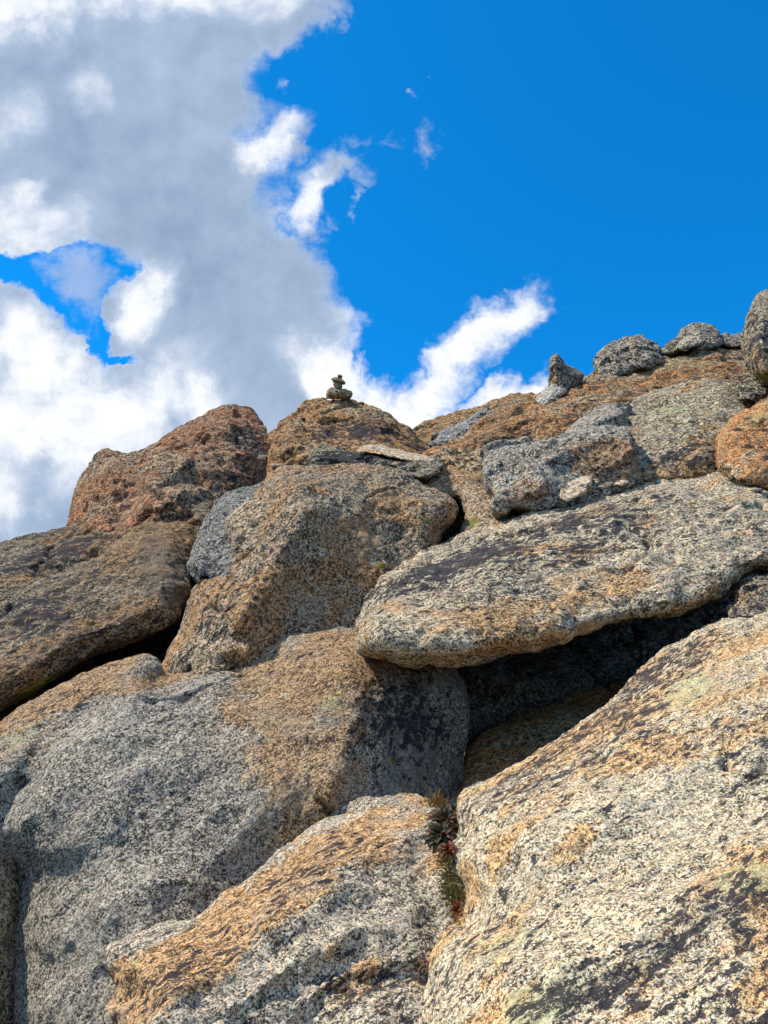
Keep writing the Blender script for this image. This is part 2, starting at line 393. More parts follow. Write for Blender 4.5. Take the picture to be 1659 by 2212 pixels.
def boulder(name, label, cat, outline, pl, R, H, back, mat, feats=(), stains=(), curve=True, jitter=1.5, rough=0.03,
            wl=None, oct_=6, chip=0.0, strata=None, px=1.9, group=None, prough=0.5, seed=1, pnorm=6.0, crumble=0.75, facet=None, cracks=0.30):
    """A closed rock body: survey outline set at its own distance, bulging forward by H and back by 'back' metres."""
    global NV
    P = catmull(outline) if curve else np.array(outline, float)
    size = min(np.ptp(P[:, 0]), np.ptp(P[:, 1]))
    step = max(1.2, min(9.0, size/40))
    B = resample(P, step)
    # silhouette irregularity
    if jitter:
        tang = np.roll(B, -1, 0)-np.roll(B, 1, 0); tang /= np.maximum(1e-6, np.hypot(*tang.T))[:, None]
        nrm = np.stack([-tang[:, 1], tang[:, 0]], 1)
        Q = np.concatenate([B, np.full((len(B), 1), seed*5.1)], 1)
        B = B+nrm*(jitter*fbm(Q, max(8, size*0.09), 4, 0.55, seed)[:, None]*2)
    c = plane(pl)
    gstep = max(step*1.4, size/42)
    xs = np.arange(B[:, 0].min(), B[:, 0].max(), gstep); ys = np.arange(B[:, 1].min(), B[:, 1].max(), gstep)
    X, Y = np.meshgrid(xs, ys); X[1::2] += gstep/2
    I = np.stack([X.ravel(), Y.ravel()], 1)
    I = I[inside(I, B)]
    def dist(Pt):
        out = np.empty(len(Pt)); mn = np.empty(len(Pt))
        for s in range(0, len(Pt), 4000):
            d2 = ((Pt[s:s+4000, None]-B[None])**2).sum(2)
            m = np.sqrt(d2.min(1)); mn[s:s+4000] = m
            r = np.maximum(1, np.sqrt(d2))
            out[s:s+4000] = ((m[:, None]/r+1e-9)**pnorm).sum(1)
        k = math.sqrt(math.pi)*math.gamma((pnorm-1)/2)/math.gamma(pnorm/2)
        return np.where(mn > step, mn*(np.maximum(out, 1e-9)*step/np.maximum(mn, step)/k)**(-1/(pnorm-1)), mn), mn
    d, mn = dist(I)
    I = I[mn > gstep*0.5]
    tang = np.roll(B, -1, 0)-np.roll(B, 1, 0); tang /= np.maximum(1e-6, np.hypot(*tang.T))[:, None]
    nrm = np.stack([-tang[:, 1], tang[:, 0]], 1)
    for off in (0.015*R, 0.05*R, 0.11*R):
        if off > gstep*0.6 or off < 0.3: continue
        for sg in (1, -1):
            O = B+nrm*off*sg; O = O[inside(O, B)]
            if len(O):
                _, m2 = dist(O); O = O[m2 > off*0.85]
                I = np.vstack([O, I])
    allp = [Vector(p) for p in B]+[Vector(p) for p in I]
    vs, es, fs, ov, _, _ = delaunay_2d_cdt(allp, [], [list(range(len(B)))], 1, 1e-4)
    V2 = np.array([tuple(v) for v in vs]); F = np.array([f for f in fs if len(f) == 3])
    nb = len(B); isb = np.array([any(k < nb for k in o) for o in ov])
    d, mn = dist(V2); d[isb] = 0
    w0 = depth(c, V2[:, 0], V2[:, 1])
    prof = np.sqrt(np.maximum(0, 1-(1-np.clip(d/R, 0, 1))**2))
    fade = smooth01(d/max(2.0, 0.35*R))
    add = np.zeros(len(V2))
    for f in feats:
        kind = f[0]
        if kind == 'dome':
            _, fx, fy, rx, ry, rot, amp = f
            a = math.radians(rot); dx = V2[:, 0]-fx; dy = -(V2[:, 1]-fy)
            q = ((dx*math.cos(a)+dy*math.sin(a))/rx)**2+((-dx*math.sin(a)+dy*math.cos(a))/ry)**2
            add += amp*np.exp(-q*1.5)
        elif kind == 'ridge':       # tent along a line: two plane faces meeting in an edge
            _, line, amp, wa, wb = f
            dd, sd = polydist(V2, line); w_ = np.where(sd > 0, wb, wa)
            t = np.clip(1-dd/w_, 0, 1); add += amp*t*(0.55+0.45*t)
        elif kind == 'step':        # ledge: everything on one side stands forward
            _, line, amp, wd, ext = f
            dd, sd = polydist(V2, line)
            t = smooth01(dd*sd/wd*0.5+0.5)*np.clip(1-dd/ext, 0, 1); add += amp*t
    if feats:
        fq = np.concatenate([V2, np.zeros((len(V2), 1))], 1)
        add *= 1+0.25*fbm(fq, 60, 3, 0.5, seed+9)
    wf = w0-(H*prof+add*fade)
    wb = w0+back*prof
    inner = ~isb
    idx = np.cumsum(inner)-1+len(V2)
    backi = np.where(inner, idx, np.arange(len(V2)))
    V3 = np.vstack([at(V2[:, 0], V2[:, 1], wf), at(V2[inner, 0], V2[inner, 1], wb[inner])])
    F3 = np.vstack([F, backi[F][:, ::-1]])
    wm = float(np.median(w0[(V2[:, 0] > -50) & (V2[:, 0] < 1710) & (V2[:, 1] < 2260)]))
    vox = px*wm/770.0
    me = bpy.data.meshes.new('tmp'); me.from_pydata(V3.tolist(), [], F3.tolist()); me.update()
    ob = bpy.data.objects.new('tmp', me); C.objects.link(ob)
    md = ob.modifiers.new('r', 'REMESH'); md.mode = 'VOXEL'; md.voxel_size = vox
    ms = ob.modifiers.new('s', 'SMOOTH'); ms.factor = 0.5; ms.iterations = 4 if px > 1.45 else 1
    dg = bpy.context.evaluated_depsgraph_get(); ev = ob.evaluated_get(dg); m2 = ev.to_mesh()
    n = len(m2.vertices); co = np.empty(n*3, np.float32); m2.vertices.foreach_get('co', co); co = co.reshape(-1, 3).astype(float)
    nr = np.empty(n*3, np.float32); m2.vertices.foreach_get('normal', nr); nr = nr.reshape(-1, 3).astype(float)
    m2.calc_loop_triangles() if any(p.loop_total != 4 for p in m2.polygons[:50]) else None
    li = np.empty(len(m2.loops), np.int32); m2.loops.foreach_get('vertex_index', li)
    F4 = li.reshape(-1, 4)
    ev.to_mesh_clear(); bpy.data.objects.remove(ob); bpy.data.meshes.remove(me)
    # relief
    sz = size*wm/FD
    wl_ = (wl or 0.35)*sz
    disp = rough*sz*fbm(co, wl_, oct_, prough, seed)
    fine_wl = vox*7
    cr = 0.35 if px < 1.45 else crumble
    disp += cr*2.2*vox*fbm(co+3.3, fine_wl, 3, 0.62, seed+50)+cr*2.0*vox*(fbm(co+7.3, vox*16, 3, 0.6, seed+51, ridged=True)-0.45)
    if chip: disp += chip*sz*fbm(co, wl_*0.45, 4, 0.5, seed+80, ridged=True)-0.45*chip*sz
    if facet: disp += facets(co, facet[0], facet[1], sz, seed)
    if cracks is not None and px > 1.3:
        wc = sz*0.55; nn = np.abs(fbm(co+17.7, wc, 5, 0.5, seed+70)); eps = 2.2*vox/wc
        mk = smooth01((fbm(co+5.5, sz*0.3, 2, 0.5, seed+71)-cracks+0.15)/0.15)
        disp -= 5.0*vox*np.exp(-(nn/eps)**2)*mk
    if strata:
        sdv, swl, samp = strata
        sdv = np.array(sdv, float); sdv /= np.linalg.norm(sdv)
        t = (co @ sdv)/swl+1.3*fbm(co, swl*5, 4, 0.5, seed+33)
        fr = t-np.floor(t)
        disp += samp*(smooth01(fr/0.75)-smooth01((fr-0.75)/0.25))*(0.5+0.7*fbm(co, swl*3, 2, 0.5, seed+44))
    co = co+nr*disp[:, None]
    sx_, sy_, _ = unproject(co)
    st = np.zeros((n, 4)); st[:, 3] = 1; st2 = st.copy()
    if stains:
        wv = fbm(co, sz*0.10, 5, 0.65, seed+5)*0.8
        for ch, fx, fy, rx, ry, rot, s in stains:
            a = math.radians(rot); dx = sx_-fx; dy = -(sy_-fy)
            q = np.sqrt(((dx*math.cos(a)+dy*math.sin(a))/rx)**2+((-dx*math.sin(a)+dy*math.cos(a))/ry)**2)
            val = s*smooth01((1.25-q+wv)/0.6)
            tgt, ci = {'o': (st, 0), 'b': (st, 1), 's': (st2, 0), 'm': (st2, 1), 'l': (st2, 2)}[ch]
            tgt[:, ci] = np.clip(tgt[:, ci]+val, -1, 1.2)
    org = co.mean(0); org[2] = co[:, 2].min()
    o = link_mesh(name, co, F4, mat, {'st': st, 'st2': st2}, origin=org)
    NV += n
    return tag(o, label, cat, group)

exec_specs = []
# ------------------------------------------------------------------ ground
def soil_mat():
    mat = bpy.data.materials.new('gravelly_soil'); mat.use_nodes = True
    g = G(mat.node_tree); bs = g.n['Principled BSDF']
    co = g.node('ShaderNodeTexCoord').outputs['Object']
    n = g.noise(co, 3, 8, 0.7)
    g.put(bs.inputs['Base Color'], g.ramp(n, [(0.3, (0.05, 0.042, 0.035)), (0.6, (0.16, 0.135, 0.105)), (0.8, (0.3, 0.27, 0.22))]))
    bs.inputs['Roughness'].default_value = 0.95
    bp = g.node('ShaderNodeBump'); bp.inputs['Distance'].default_value = 0.05; g.put(bp.inputs['Height'], g.noise(co, 14, 6, 0.7))
    g.l.new(bp.outputs[0], bs.inputs['Normal'])
    return mat
gx = np.concatenate([[-900, -300, -100, -50], np.linspace(-28, 28, 90), [50, 100, 300, 900]])
gy = np.concatenate([[-900, -300, -80, -20], np.linspace(-6, 30, 80), [50, 100, 300, 900]])
XX, YY = np.meshgrid(gx, gy)
hz = -0.6+0.40*np.clip(YY-3.6, 0, 3.2)+0.85*np.clip(YY-6.8, 0, 3.6)+0.3*np.clip(YY-10.4, 0, 6)+0.03*np.clip(XX, -8, 12)*np.clip((YY-3)/8, 0, 1)
hz = hz-0.25*np.clip(YY-18, 0, 60)
hz = hz+1.1*np.clip(XX-0.55*YY-0.1, 0, 2.2)*np.clip(YY-4.5, 0, 1)*np.clip((16-YY)/4, 0, 1)
Pg = np.stack([XX.ravel(), YY.ravel(), np.zeros(XX.size)], 1)
hz = hz.ravel()+0.25*fbm(Pg, 2.5, 4, 0.5, 3)
Pg[:, 2] = hz
nx = len(gx); ii = np.arange((len(gy)-1)*nx).reshape(-1, nx)[:, :-1].ravel()
tag(link_mesh('hillside', Pg, np.stack([ii, ii+1, ii+nx+1, ii+nx], 1), soil_mat(), origin=(0, 0, 0)), kind='structure')

# ------------------------------------------------------------------ the great boulders
g_front = granite('pale_lichened_granite', 74, bump=0.55, tint=(1.02, 0.97, 0.84), orange=0.12, blackscale=0.50, black=0.06, fleck=0.025, dark=-0.055, ocol=(1.15, 0.80, 0.45), seed=1, k=0.68, peach=0.36, sdir=(0.86, 0.40, 0.32), lichen=0.02)
boulder('boulder', 'huge pale speckled boulder sloping up across the lower right corner, streaked with black lichen', 'boulder',
        [(985, 1730), (1010, 1703), (1080, 1675), (1160, 1625), (1240, 1570), (1310, 1520), (1345, 1485), (1385, 1443), (1430, 1402), (1500, 1362),
         (1600, 1326), (1720, 1300), (1900, 1290), (2100, 1400), (2250, 1900), (2150, 2700), (1500, 2900), (900, 2800), (850, 2450),
         (905, 2240), (925, 2120), (955, 2040), (995, 1995), (1008, 1960), (998, 1915), (972, 1860), (975, 1820), (990, 1790), (985, 1760)],
        [(1300, 2200, 2.35), (1650, 1330, 4.7), (1000, 1730, 3.45)], 300, 0.50, 1.3, g_front,
        feats=[('dome', 1250, 1750, 260, 150, 30, 0.10), ('ridge', [(1000, 1990), (1300, 1830), (1659, 1660)], -0.05, 90, 160),
               ('ridge', [(960, 2110), (1300, 2050), (1700, 1850)], 0.06, 120, 120), ('ridge', [(985, 1760), (990, 1860), (1010, 1960)], 0.06, 60, 90)],
        stains=[('b', 1240, 1620, 230, 34, 30, 0.40), ('b', 1120, 1690, 150, 28, 30, 0.4), ('b', 1440, 1470, 160, 40, 38, 0.5), ('b', 1330, 2090, 330, 40, 24, 0.42), ('b', 1570, 1950, 150, 34, 18, 0.5),
                ('b', 1270, 2160, 160, 45, 20, 0.45), ('b', 1280, 1820, 150, 28, 22, 0.3), ('b', 1600, 1700, 90, 24, 25, 0.4), ('b', 1490, 1620, 130, 22, 30, 0.4),
                ('b', 1400, 1890, 160, 60, 25, -0.5), ('b', 1050, 1900, 60, 90, 0, -0.2), ('b', 1500, 1720, 120, 40, 25, -0.5),
                ('o', 1540, 1450, 260, 90, 30, 0.36), ('o', 1350, 1560, 220, 50, 32, 0.25), ('o', 1560, 2010, 260, 130, 20, 0.30), ('o', 1150, 2000, 110, 40, 20, 0.2),
                ('l', 1480, 1490, 60, 35, 20, 0.8), ('l', 1610, 1900, 70, 30, 10, 0.9), ('l', 1160, 2170, 60, 40, 10, 1.0), ('l', 1080, 2040, 90, 25, 20, 0.5), ('l', 1230, 2120, 40, 25, 0, 0.6),
                ('s', 1480, 1800, 250, 24, 28, 0.30), ('s', 1100, 1690, 90, 22, 30, 0.35), ('s', 1250, 2010, 160, 18, 24, 0.22), ('s', 1600, 1640, 110, 22, 22, 0.3)],
        seed=11, jitter=2.0, rough=0.014, wl=0.22, strata=((-0.25, 0.2, 1), 0.17, 0.010), px=2.0)

g_nose = granite('orange_topped_granite', 70, tint=(1.0, 0.96, 0.90), orange=0.02, blackscale=0.45, ocol=(1.22, 0.78, 0.36), black=0.02, fleck=0.022, dark=-0.01, seed=2, k=0.6, peach=0.35, sdir=(0.85, 0.3, 0.45))
boulder('boulder', 'foreground boulder with a bright orange lichened top and ledged grey flank, at the bottom centre', 'boulder',
        [(1015, 1800), (975, 1755), (930, 1736), (870, 1728), (800, 1735), (740, 1755), (680, 1785), (620, 1825), (570, 1868), (520, 1913), (480, 1950),
         (440, 1985), (400, 2010), (340, 2024), (290, 2035), (243, 2050), (240, 2066), (250, 2092), (264, 2112), (266, 2130), (256, 2158), (246, 2230),
         (240, 2400), (300, 2700), (700, 2850), (1150, 2750), (1200, 2300), (1100, 2000), (1050, 1880)],
        [(300, 2150, 2.80), (900, 2150, 2.72), (850, 1740, 3.85)], 190, 0.30, 1.0, g_nose,
        feats=[('ridge', [(250, 2330), (330, 2200), (400, 2120), (520, 2040), (640, 1972), (740, 1890), (840, 1820), (930, 1775)], 0.20, 260, 190),
               ('step', [(400, 2230), (560, 2110), (720, 2010), (860, 1960), (960, 1900)], 0.06, 22, 110),
               ('step', [(600, 2260), (700, 2150), (800, 2110), (930, 2080)], -0.09, 20, 130),
               ('dome', 760, 2190, 110, 70, 20, 0.10), ('dome', 275, 2085, 24, 38, 0, -0.16), ('ridge', [(900, 1820), (940, 1960), (960, 2060)], -0.06, 50, 60)],
        stains=[('o', 560, 1960, 330, 62, 38, 0.85), ('o', 380, 2090, 150, 60, 30, 1.0), ('o', 780, 1800, 190, 50, 22, 0.50), ('o', 270, 2180, 50, 90, 0, 0.7),
                ('b', 620, 1930, 330, 50, 37, 0.22), ('b', 460, 2060, 220, 36, 34, 0.18), ('b', 800, 1775, 190, 30, 20, 0.20), ('b', 340, 2130, 60, 50, 40, 0.3),
                ('b', 660, 2100, 260, 90, 30, 0.22), ('b', 780, 2180, 90, 45, 10, 0.5), ('b', 850, 1880, 80, 30, 30, 0.3), ('l', 870, 2050, 50, 30, 20, 0.5)],
        facet=(60, 0.09), seed=12, jitter=2.6, rough=0.020, wl=0.20, strata=((-0.35, 0.1, 1), 0.13, 0.020), px=2.0, prough=0.55)

g_wall = granite('cool_grey_granite', 60, tint=(0.90, 0.88, 0.86), orange=0.0, ocol=(1.25, 0.78, 0.36), fleck=-0.01, osoft=0.55, black=-0.06, dark=0.01, seed=3, k=0.45, peach=0.16, sdir=(0.7, 0.2, 0.7), bump=0.9)
boulder('boulder', 'massive cool grey boulder filling the lower left, its right end stained orange', 'boulder',
        [(-180, 1660), (-60, 1588), (0, 1557), (60, 1515), (150, 1466), (240, 1431), (310, 1412), (345, 1432), (352, 1462), (400, 1450), (470, 1430), (540, 1402),
         (600, 1377), (660, 1364), (760, 1357), (860, 1370), (960, 1410), (1000, 1470), (1008, 1540), (1000, 1620), (1003, 1680), (985, 1730), (1000, 1850), (900, 2000), (600, 2300), (250, 2450),
         (60, 2400), (8, 2230), (14, 2100), (16, 2000), (30, 1910), (22, 1870), (-30, 1850), (-120, 1840), (-200, 1780)],
        [(60, 2200, 3.75), (800, 1700, 4.65), (200, 1450, 4.95)], 260, 0.55, 1.5, g_wall,
        feats=[('ridge', [(760, 1380), (520, 1440), (390, 1470), (280, 1540), (180, 1620), (140, 1720), (60, 1830), (40, 1910)], 0.05, 190, 230),
               ('ridge', [(330, 1640), (200, 1760), (140, 1830), (110, 1850)], 0.02, 90, 70), ('step', [(70, 1900), (190, 1835), (330, 1790)], -0.03, 20, 90),
               ('ridge', [(470, 1530), (620, 1600), (590, 1750)], 0.06, 150, 170), ('ridge', [(740, 1380), (760, 1500), (730, 1700)], 0.20, 170, 240),
               ('dome', 330, 2000, 170, 180, 40, 0.12), ('ridge', [(0, 1750), (60, 1690), (110, 1600), (200, 1530)], -0.14, 60, 60), ('dome', 40, 1690, 18, 22, 30, -0.10),
               ('step', [(110, 2010), (180, 1950), (420, 1880)], 0.05, 18, 80), ('ridge', [(88, 2050), (60, 2120)], -0.05, 10, 10)],
        stains=[('o', 670, 1450, 160, 100, 5, 1.0), ('o', 660, 1640, 130, 180, 0, 0.75), ('o', 540, 1560, 120, 160, 0, 0.22), ('o', 130, 1490, 240, 40, 25, 1.1), ('o', 440, 1440, 180, 20, 14, 1.0), ('o', 60, 1600, 110, 40, 30, 0.35), ('o', 640, 1800, 90, 50, 30, 0.6),
                ('b', 680, 1600, 110, 200, 0, 0.45), ('b', 790, 1560, 42, 130, -8, 1.0), ('b', 720, 1490, 90, 26, -25, 0.9), ('b', 830, 1480, 80, 50, 0, 1.0), ('b', 130, 1510, 150, 18, 25, 0.9), ('b', 90, 1560, 60, 18, 25, 0.7), ('b', 52, 1692, 26, 16, 20, 1.2), ('b', 660, 1400, 120, 24, 0, 0.5),
                ('s', 880, 1600, 60, 110, -12, 0.75), ('s', 860, 1700, 90, 40, 0, 0.35), ('b', 920, 1520, 80, 70, 0, 0.9), ('b', 940, 1640, 60, 90, 0, 0.5), ('b', 850, 1560, 60, 120, 0, 0.4),
                ('l', 850, 1650, 14, 22, 0, 1.0), ('m', 850, 1642, 7, 10, 0, 0.8), ('m', 826, 1628, 6, 14, 0, 0.7), ('m', 815, 1600, 5, 7, 0, 0.6), ('l', 60, 1580, 60, 24, 20, 0.7), ('l', 700, 1520, 60, 30, 0, 0.6)],
        facet=(70, 0.05), seed=13, jitter=2.2, rough=0.014, wl=0.22, chip=0.003, crumble=0.55, px=2.0, prough=0.56)

g_slab = granite('speckled_cream_granite', 43, tint=(1.0, 0.94, 0.82), orange=0.06, black=0.02, fleck=0.01, blackscale=0.42, dark=-0.005, seed=4, k=0.6, peach=0.32, sdir=(0.9, 0.3, 0.22))
boulder('boulder', 'long speckled cream slab boulder overhanging the black hollow, right of centre', 'boulder',
        [(762, 1378), (770, 1335), (790, 1290), (815, 1255), (850, 1225), (900, 1195), (960, 1165), (1040, 1131), (1100, 1110), (1150, 1084), (1190, 1070),
         (1240, 1062), (1290, 1046), (1380, 1036), (1440, 1026), (1500, 1012), (1560, 1000), (1660, 985), (1850, 980), (2000, 1060), (1980, 1180), (1800, 1240), (1640, 1243), (1600, 1268),
         (1560, 1296), (1500, 1322), (1420, 1342), (1340, 1357), (1260, 1378), (1215, 1398), (1190, 1396), (1150, 1406), (1080, 1421), (1020, 1441), (975, 1447), (930, 1440), (890, 1446), (840, 1437), (785, 1422), (765, 1402)],
        [(800, 1380, 4.85), (1500, 1300, 5.0), (1300, 1050, 7.6)], 95, 0.42, 1.3, g_slab,
        feats=[('ridge', [(800, 1320), (900, 1290), (1000, 1290), (1075, 1235), (1160, 1185), (1330, 1140), (1450, 1085), (1560, 1080), (1700, 1110)], 0.42, 170, 260),
               ('dome', 1480, 1180, 180, 90, 10, 0.10), ('dome', 900, 1360, 120, 60, 10, 0.08), ('ridge', [(1010, 1180), (1200, 1120), (1400, 1090)], -0.06, 50, 50)],
        stains=[('b', 1090, 1170, 210, 24, 15, 0.85), ('b', 920, 1245, 110, 22, 22, 0.8), ('b', 1240, 1110, 160, 18, 8, 0.7), ('b', 1560, 1100, 110, 16, -5, 0.4), ('b', 1250, 1185, 60, 10, 10, 0.5), ('b', 1620, 1040, 60, 8, 5, 0.5),
                ('o', 850, 1310, 30, 14, 0, 0.8), ('o', 1010, 1300, 120, 40, 0, 0.30), ('o', 1250, 1230, 160, 60, 0, 0.25), ('o', 1180, 1385, 200, 20, 12, 0.5), ('o', 1500, 1310, 100, 14, 20, 0.4), ('o', 1600, 1120, 100, 40, 0, 0.3), ('m', 1260, 1372, 26, 7, 10, 0.6)],
        facet=(40, 0.05), seed=14, jitter=2.2, rough=0.04, wl=0.5, px=2.0, prough=0.52, pnorm=6)

g_center = granite('warm_brown_granite', 38, tint=(0.86, 0.76, 0.64), orange=0.20, black=-0.03, dark=0.03, seed=5, k=0.4, peach=0.45, sdir=(0.5, 0.2, 0.8))
boulder('boulder', 'big warm brown boulder with a lit left ridge in the middle of the pile', 'boulder',
        [(330, 1490), (352, 1440), (375, 1392), (398, 1330), (408, 1290), (425, 1258), (470, 1224), (502, 1192), (530, 1150), (545, 1108), (560, 1060), (588, 1020), (640, 1009),
         (700, 1006), (770, 1004), (830, 1014), (875, 1028), (920, 1050), (962, 1072), (985, 1095), (975, 1125), (950, 1160), (945, 1200), (960, 1290), (930, 1450), (800, 1540), (550, 1560), (380, 1530)],
        [(450, 1400, 5.7), (800, 1330, 6.1), (700, 1010, 7.3)], 110, 0.42, 1.4, g_center,
        feats=[('ridge', [(625, 1015), (652, 1110), (615, 1180), (560, 1250), (535, 1320), (515, 1370)], 0.52, 220, 320),
               ('ridge', [(860, 1035), (930, 1110), (950, 1200)], 0.15, 120, 60), ('ridge', [(790, 1130), (860, 1160), (880, 1230)], -0.07, 50, 50), ('dome', 700, 1090, 70, 40, 0, 0.05)],
        stains=[('b', 880, 1085, 90, 26, -40, 0.7), ('b', 720, 1030, 60, 22, -10, 0.4), ('b', 800, 1230, 60, 30, 0, 0.4), ('o', 600, 1240, 110, 30, 15, 0.30), ('o', 520, 1300, 50, 60, 0, 0.35), ('m', 822, 1222, 10, 10, 0, 0.85), ('m', 925, 1124, 7, 6, 0, 0.8), ('o', 700, 1240, 60, 12, 0, 0.4), ('b', 835, 1225, 14, 22, 0, 0.8)],
        seed=15, jitter=2.2, rough=0.014, wl=0.28, chip=0.004, facet=(30, 0.04), px=1.9, prough=0.56)

g_left = granite('brown_lichened_granite', 38, tint=(0.62, 0.55, 0.45), orange=0.18, black=0.05, dark=0.05, seed=6, k=0.5, peach=0.4, sdir=(0.9, 0.2, 0.35))
boulder('boulder', 'broad brown boulder at the left edge with a smooth tan patch, undercut by shadow', 'boulder',
        [(-260, 1250), (-100, 1195), (0, 1170), (60, 1150), (130, 1130), (200, 1111), (280, 1098), (340, 1086), (400, 1078), (460, 1080), (470, 1100), (450, 1140),
         (425, 1190), (420, 1240), (407, 1300), (397, 1338), (375, 1355), (335, 1372), (280, 1387), (220, 1412), (150, 1452), (70, 1500), (0, 1538), (-120, 1600), (-280, 1640), (-360, 1450)],
        [(50, 1480, 5.7), (400, 1320, 6.3), (250, 1100, 8.6)], 190, 0.50, 1.4, g_left,
        feats=[('ridge', [(-100, 1280), (120, 1200), (280, 1150), (340, 1200), (360, 1300)], 0.22, 180, 260), ('dome', 340, 1250, 70, 90, 20, 0.06), ('dome', 120, 1400, 200, 60, 25, 0.12), ('dome', 95, 1168, 26, 12, 20, -0.08)],
        stains=[('s', 345, 1225, 48, 80, 20, 0.62), ('s', 380, 1300, 30, 40, 0, 0.5), ('s', 320, 1130, 60, 30, 0, 0.3), ('o', 230, 1200, 120, 60, 0, 0.4), ('o', 80, 1420, 180, 40, 25, 0.5), ('o', 20, 1500, 90, 30, 30, 0.7),
                ('b', 90, 1300, 200, 110, 20, 0.45), ('b', 160, 1180, 110, 24, 15, 0.3), ('m', 70, 1490, 80, 12, 33, 0.75), ('m', 300, 1385, 60, 5, 15, 0.5), ('m', 360, 1235, 6, 5, 0, 0.5)],
        facet=(30, 0.06), seed=16, jitter=2.0, rough=0.026, wl=0.3, chip=0.004, px=1.9, prough=0.56)

g_pink = granite('pinkish_weathered_granite', 25, tint=(0.95, 0.76, 0.60), orange=0.30, black=-0.02, dark=0.02, seed=7, k=0.3, peach=0.6, sdir=(0.4, 0.2, 0.9), ocol=(1.0, 0.58, 0.42), bump=1.0)
boulder('boulder', 'reddish rugged boulder with a pitted left side on the skyline, left of the cairn', 'boulder',
        [(152, 1160), (158, 1120), (164, 1080), (174, 1042), (186, 1012), (197, 985), (212, 970), (240, 966), (268, 973), (300, 968), (330, 955), (368, 930), (410, 905), (450, 888),
         (495, 880), (530, 883), (558, 902), (582, 932), (592, 980), (575, 1040), (560, 1090), (500, 1150), (330, 1190), (200, 1190)],
        [(200, 1100, 8.9), (520, 1080, 9.2), (450, 890, 11.0)], 110, 0.75, 1.6, g_pink,
        feats=[('ridge', [(500, 885), (425, 935), (440, 975), (395, 1010), (370, 1060), (360, 1110)], 0.55, 150, 260), ('ridge', [(290, 975), (300, 1040), (260, 1110)], -0.16, 40, 40), ('dome', 235, 1000, 36, 60, 0, 0.22),
               ('ridge', [(350, 960), (330, 1030), (330, 1100)], 0.14, 40, 40), ('ridge', [(215, 975), (200, 1060), (190, 1120)], 0.12, 30, 50)],
        stains=[('b', 290, 1000, 26, 50, 0, 0.55), ('b', 500, 920, 70, 36, -20, 0.45), ('b', 400, 960, 30, 50, 0, 0.35), ('s', 470, 1020, 60, 40, 0, 0.4), ('b', 250, 1080, 40, 26, 0, 0.35), ('b', 520, 1000, 60, 80, 0, 0.25)],
        seed=17, jitter=2.2, rough=0.035, wl=0.38, chip=0.010, px=1.6, prough=0.55, facet=(26, 0.11))

g_dome = granite('orange_brown_granite', 23, tint=(0.80, 0.67, 0.50), orange=0.34, black=0.0, dark=0.03, seed=8, k=0.4, peach=0.5, sdir=(0.8, 0.3, -0.5))
boulder('boulder', 'orange brown domed boulder that carries the cairn on its crown', 'boulder',
        [(538, 1045), (543, 1005), (558, 970), (583, 940), (610, 912), (640, 886), (662, 870), (700, 862), (750, 862), (778, 868), (800, 874), (835, 893), (870, 918), (905, 947), (940, 985), (960, 1040), (900, 1090), (700, 1110), (590, 1090), (548, 1065)],
        [(560, 1060, 9.6), (850, 1040, 9.8), (720, 865, 11.6)], 120, 0.85, 1.5, g_dome,
        feats=[('ridge', [(660, 870), (640, 930), (600, 1000)], 0.18, 80, 140), ('dome', 735, 935, 60, 22, 0, -0.14), ('ridge', [(770, 870), (820, 930), (900, 990)], 0.18, 60, 60), ('ridge', [(640, 965), (740, 960), (850, 985)], 0.12, 40, 60)],
        stains=[('b', 735, 925, 60, 26, 0, 0.45), ('b', 780, 930, 18, 26, 0, 0.9), ('b', 850, 940, 60, 22, -30, 0.45), ('o', 600, 980, 50, 60, 0, 0.5), ('o', 680, 890, 60, 20, 0, 0.5), ('o', 820, 950, 40, 14, -30, 0.5)],
        seed=18, jitter=2.0, rough=0.030, wl=0.3, chip=0.008, facet=(28, 0.09), px=1.6, prough=0.58)

g_greyw = granite('blue_grey_granite', 34, tint=(0.58, 0.61, 0.66), black=-0.01, dark=0.04, seed=9, k=0.3, peach=0.1)
boulder('boulder', 'small blue grey wedge of rock jammed between the left and middle boulders', 'boulder',
        [(406, 1222), (414, 1185), (428, 1150), (450, 1110), (478, 1070), (505, 1056), (545, 1050), (600, 1040), (640, 1100), (600, 1220), (520, 1280), (440, 1262), (420, 1250)],
        [(420, 1240, 6.3), (560, 1200, 6.4), (520, 1060, 7.8)], 60, 0.30, 0.9, g_greyw,
        feats=[('ridge', [(500, 1060), (450, 1130), (425, 1220)], 0.15, 40, 80), ('ridge', [(480, 1160), (540, 1090)], 0.10, 40, 40)],
        stains=[('b', 450, 1180, 30, 40, 0, 0.3)], seed=19, jitter=2.0, rough=0.03, wl=0.35, chip=0.02, px=1.7, prough=0.6)
g_tan = granite('tan_granite', 32, tint=(0.84, 0.74, 0.62), orange=0.12, black=0.0, dark=0.01, seed=10, k=0.5, peach=0.4, sdir=(0.9, 0.3, 0.2))
boulder('rock', 'small tan rock tucked against the middle boulder beside the blue grey wedge', 'rock',
        [(488, 1140), (492, 1118), (508, 1100), (540, 1080), (575, 1070), (600, 1120), (560, 1190), (515, 1215), (500, 1180)],
        [(500, 1180, 6.15), (580, 1150, 6.2), (540, 1080, 6.7)], 40, 0.22, 0.5, g_tan, seed=20, jitter=1.5, rough=0.05, px=1.7, chip=0.01)

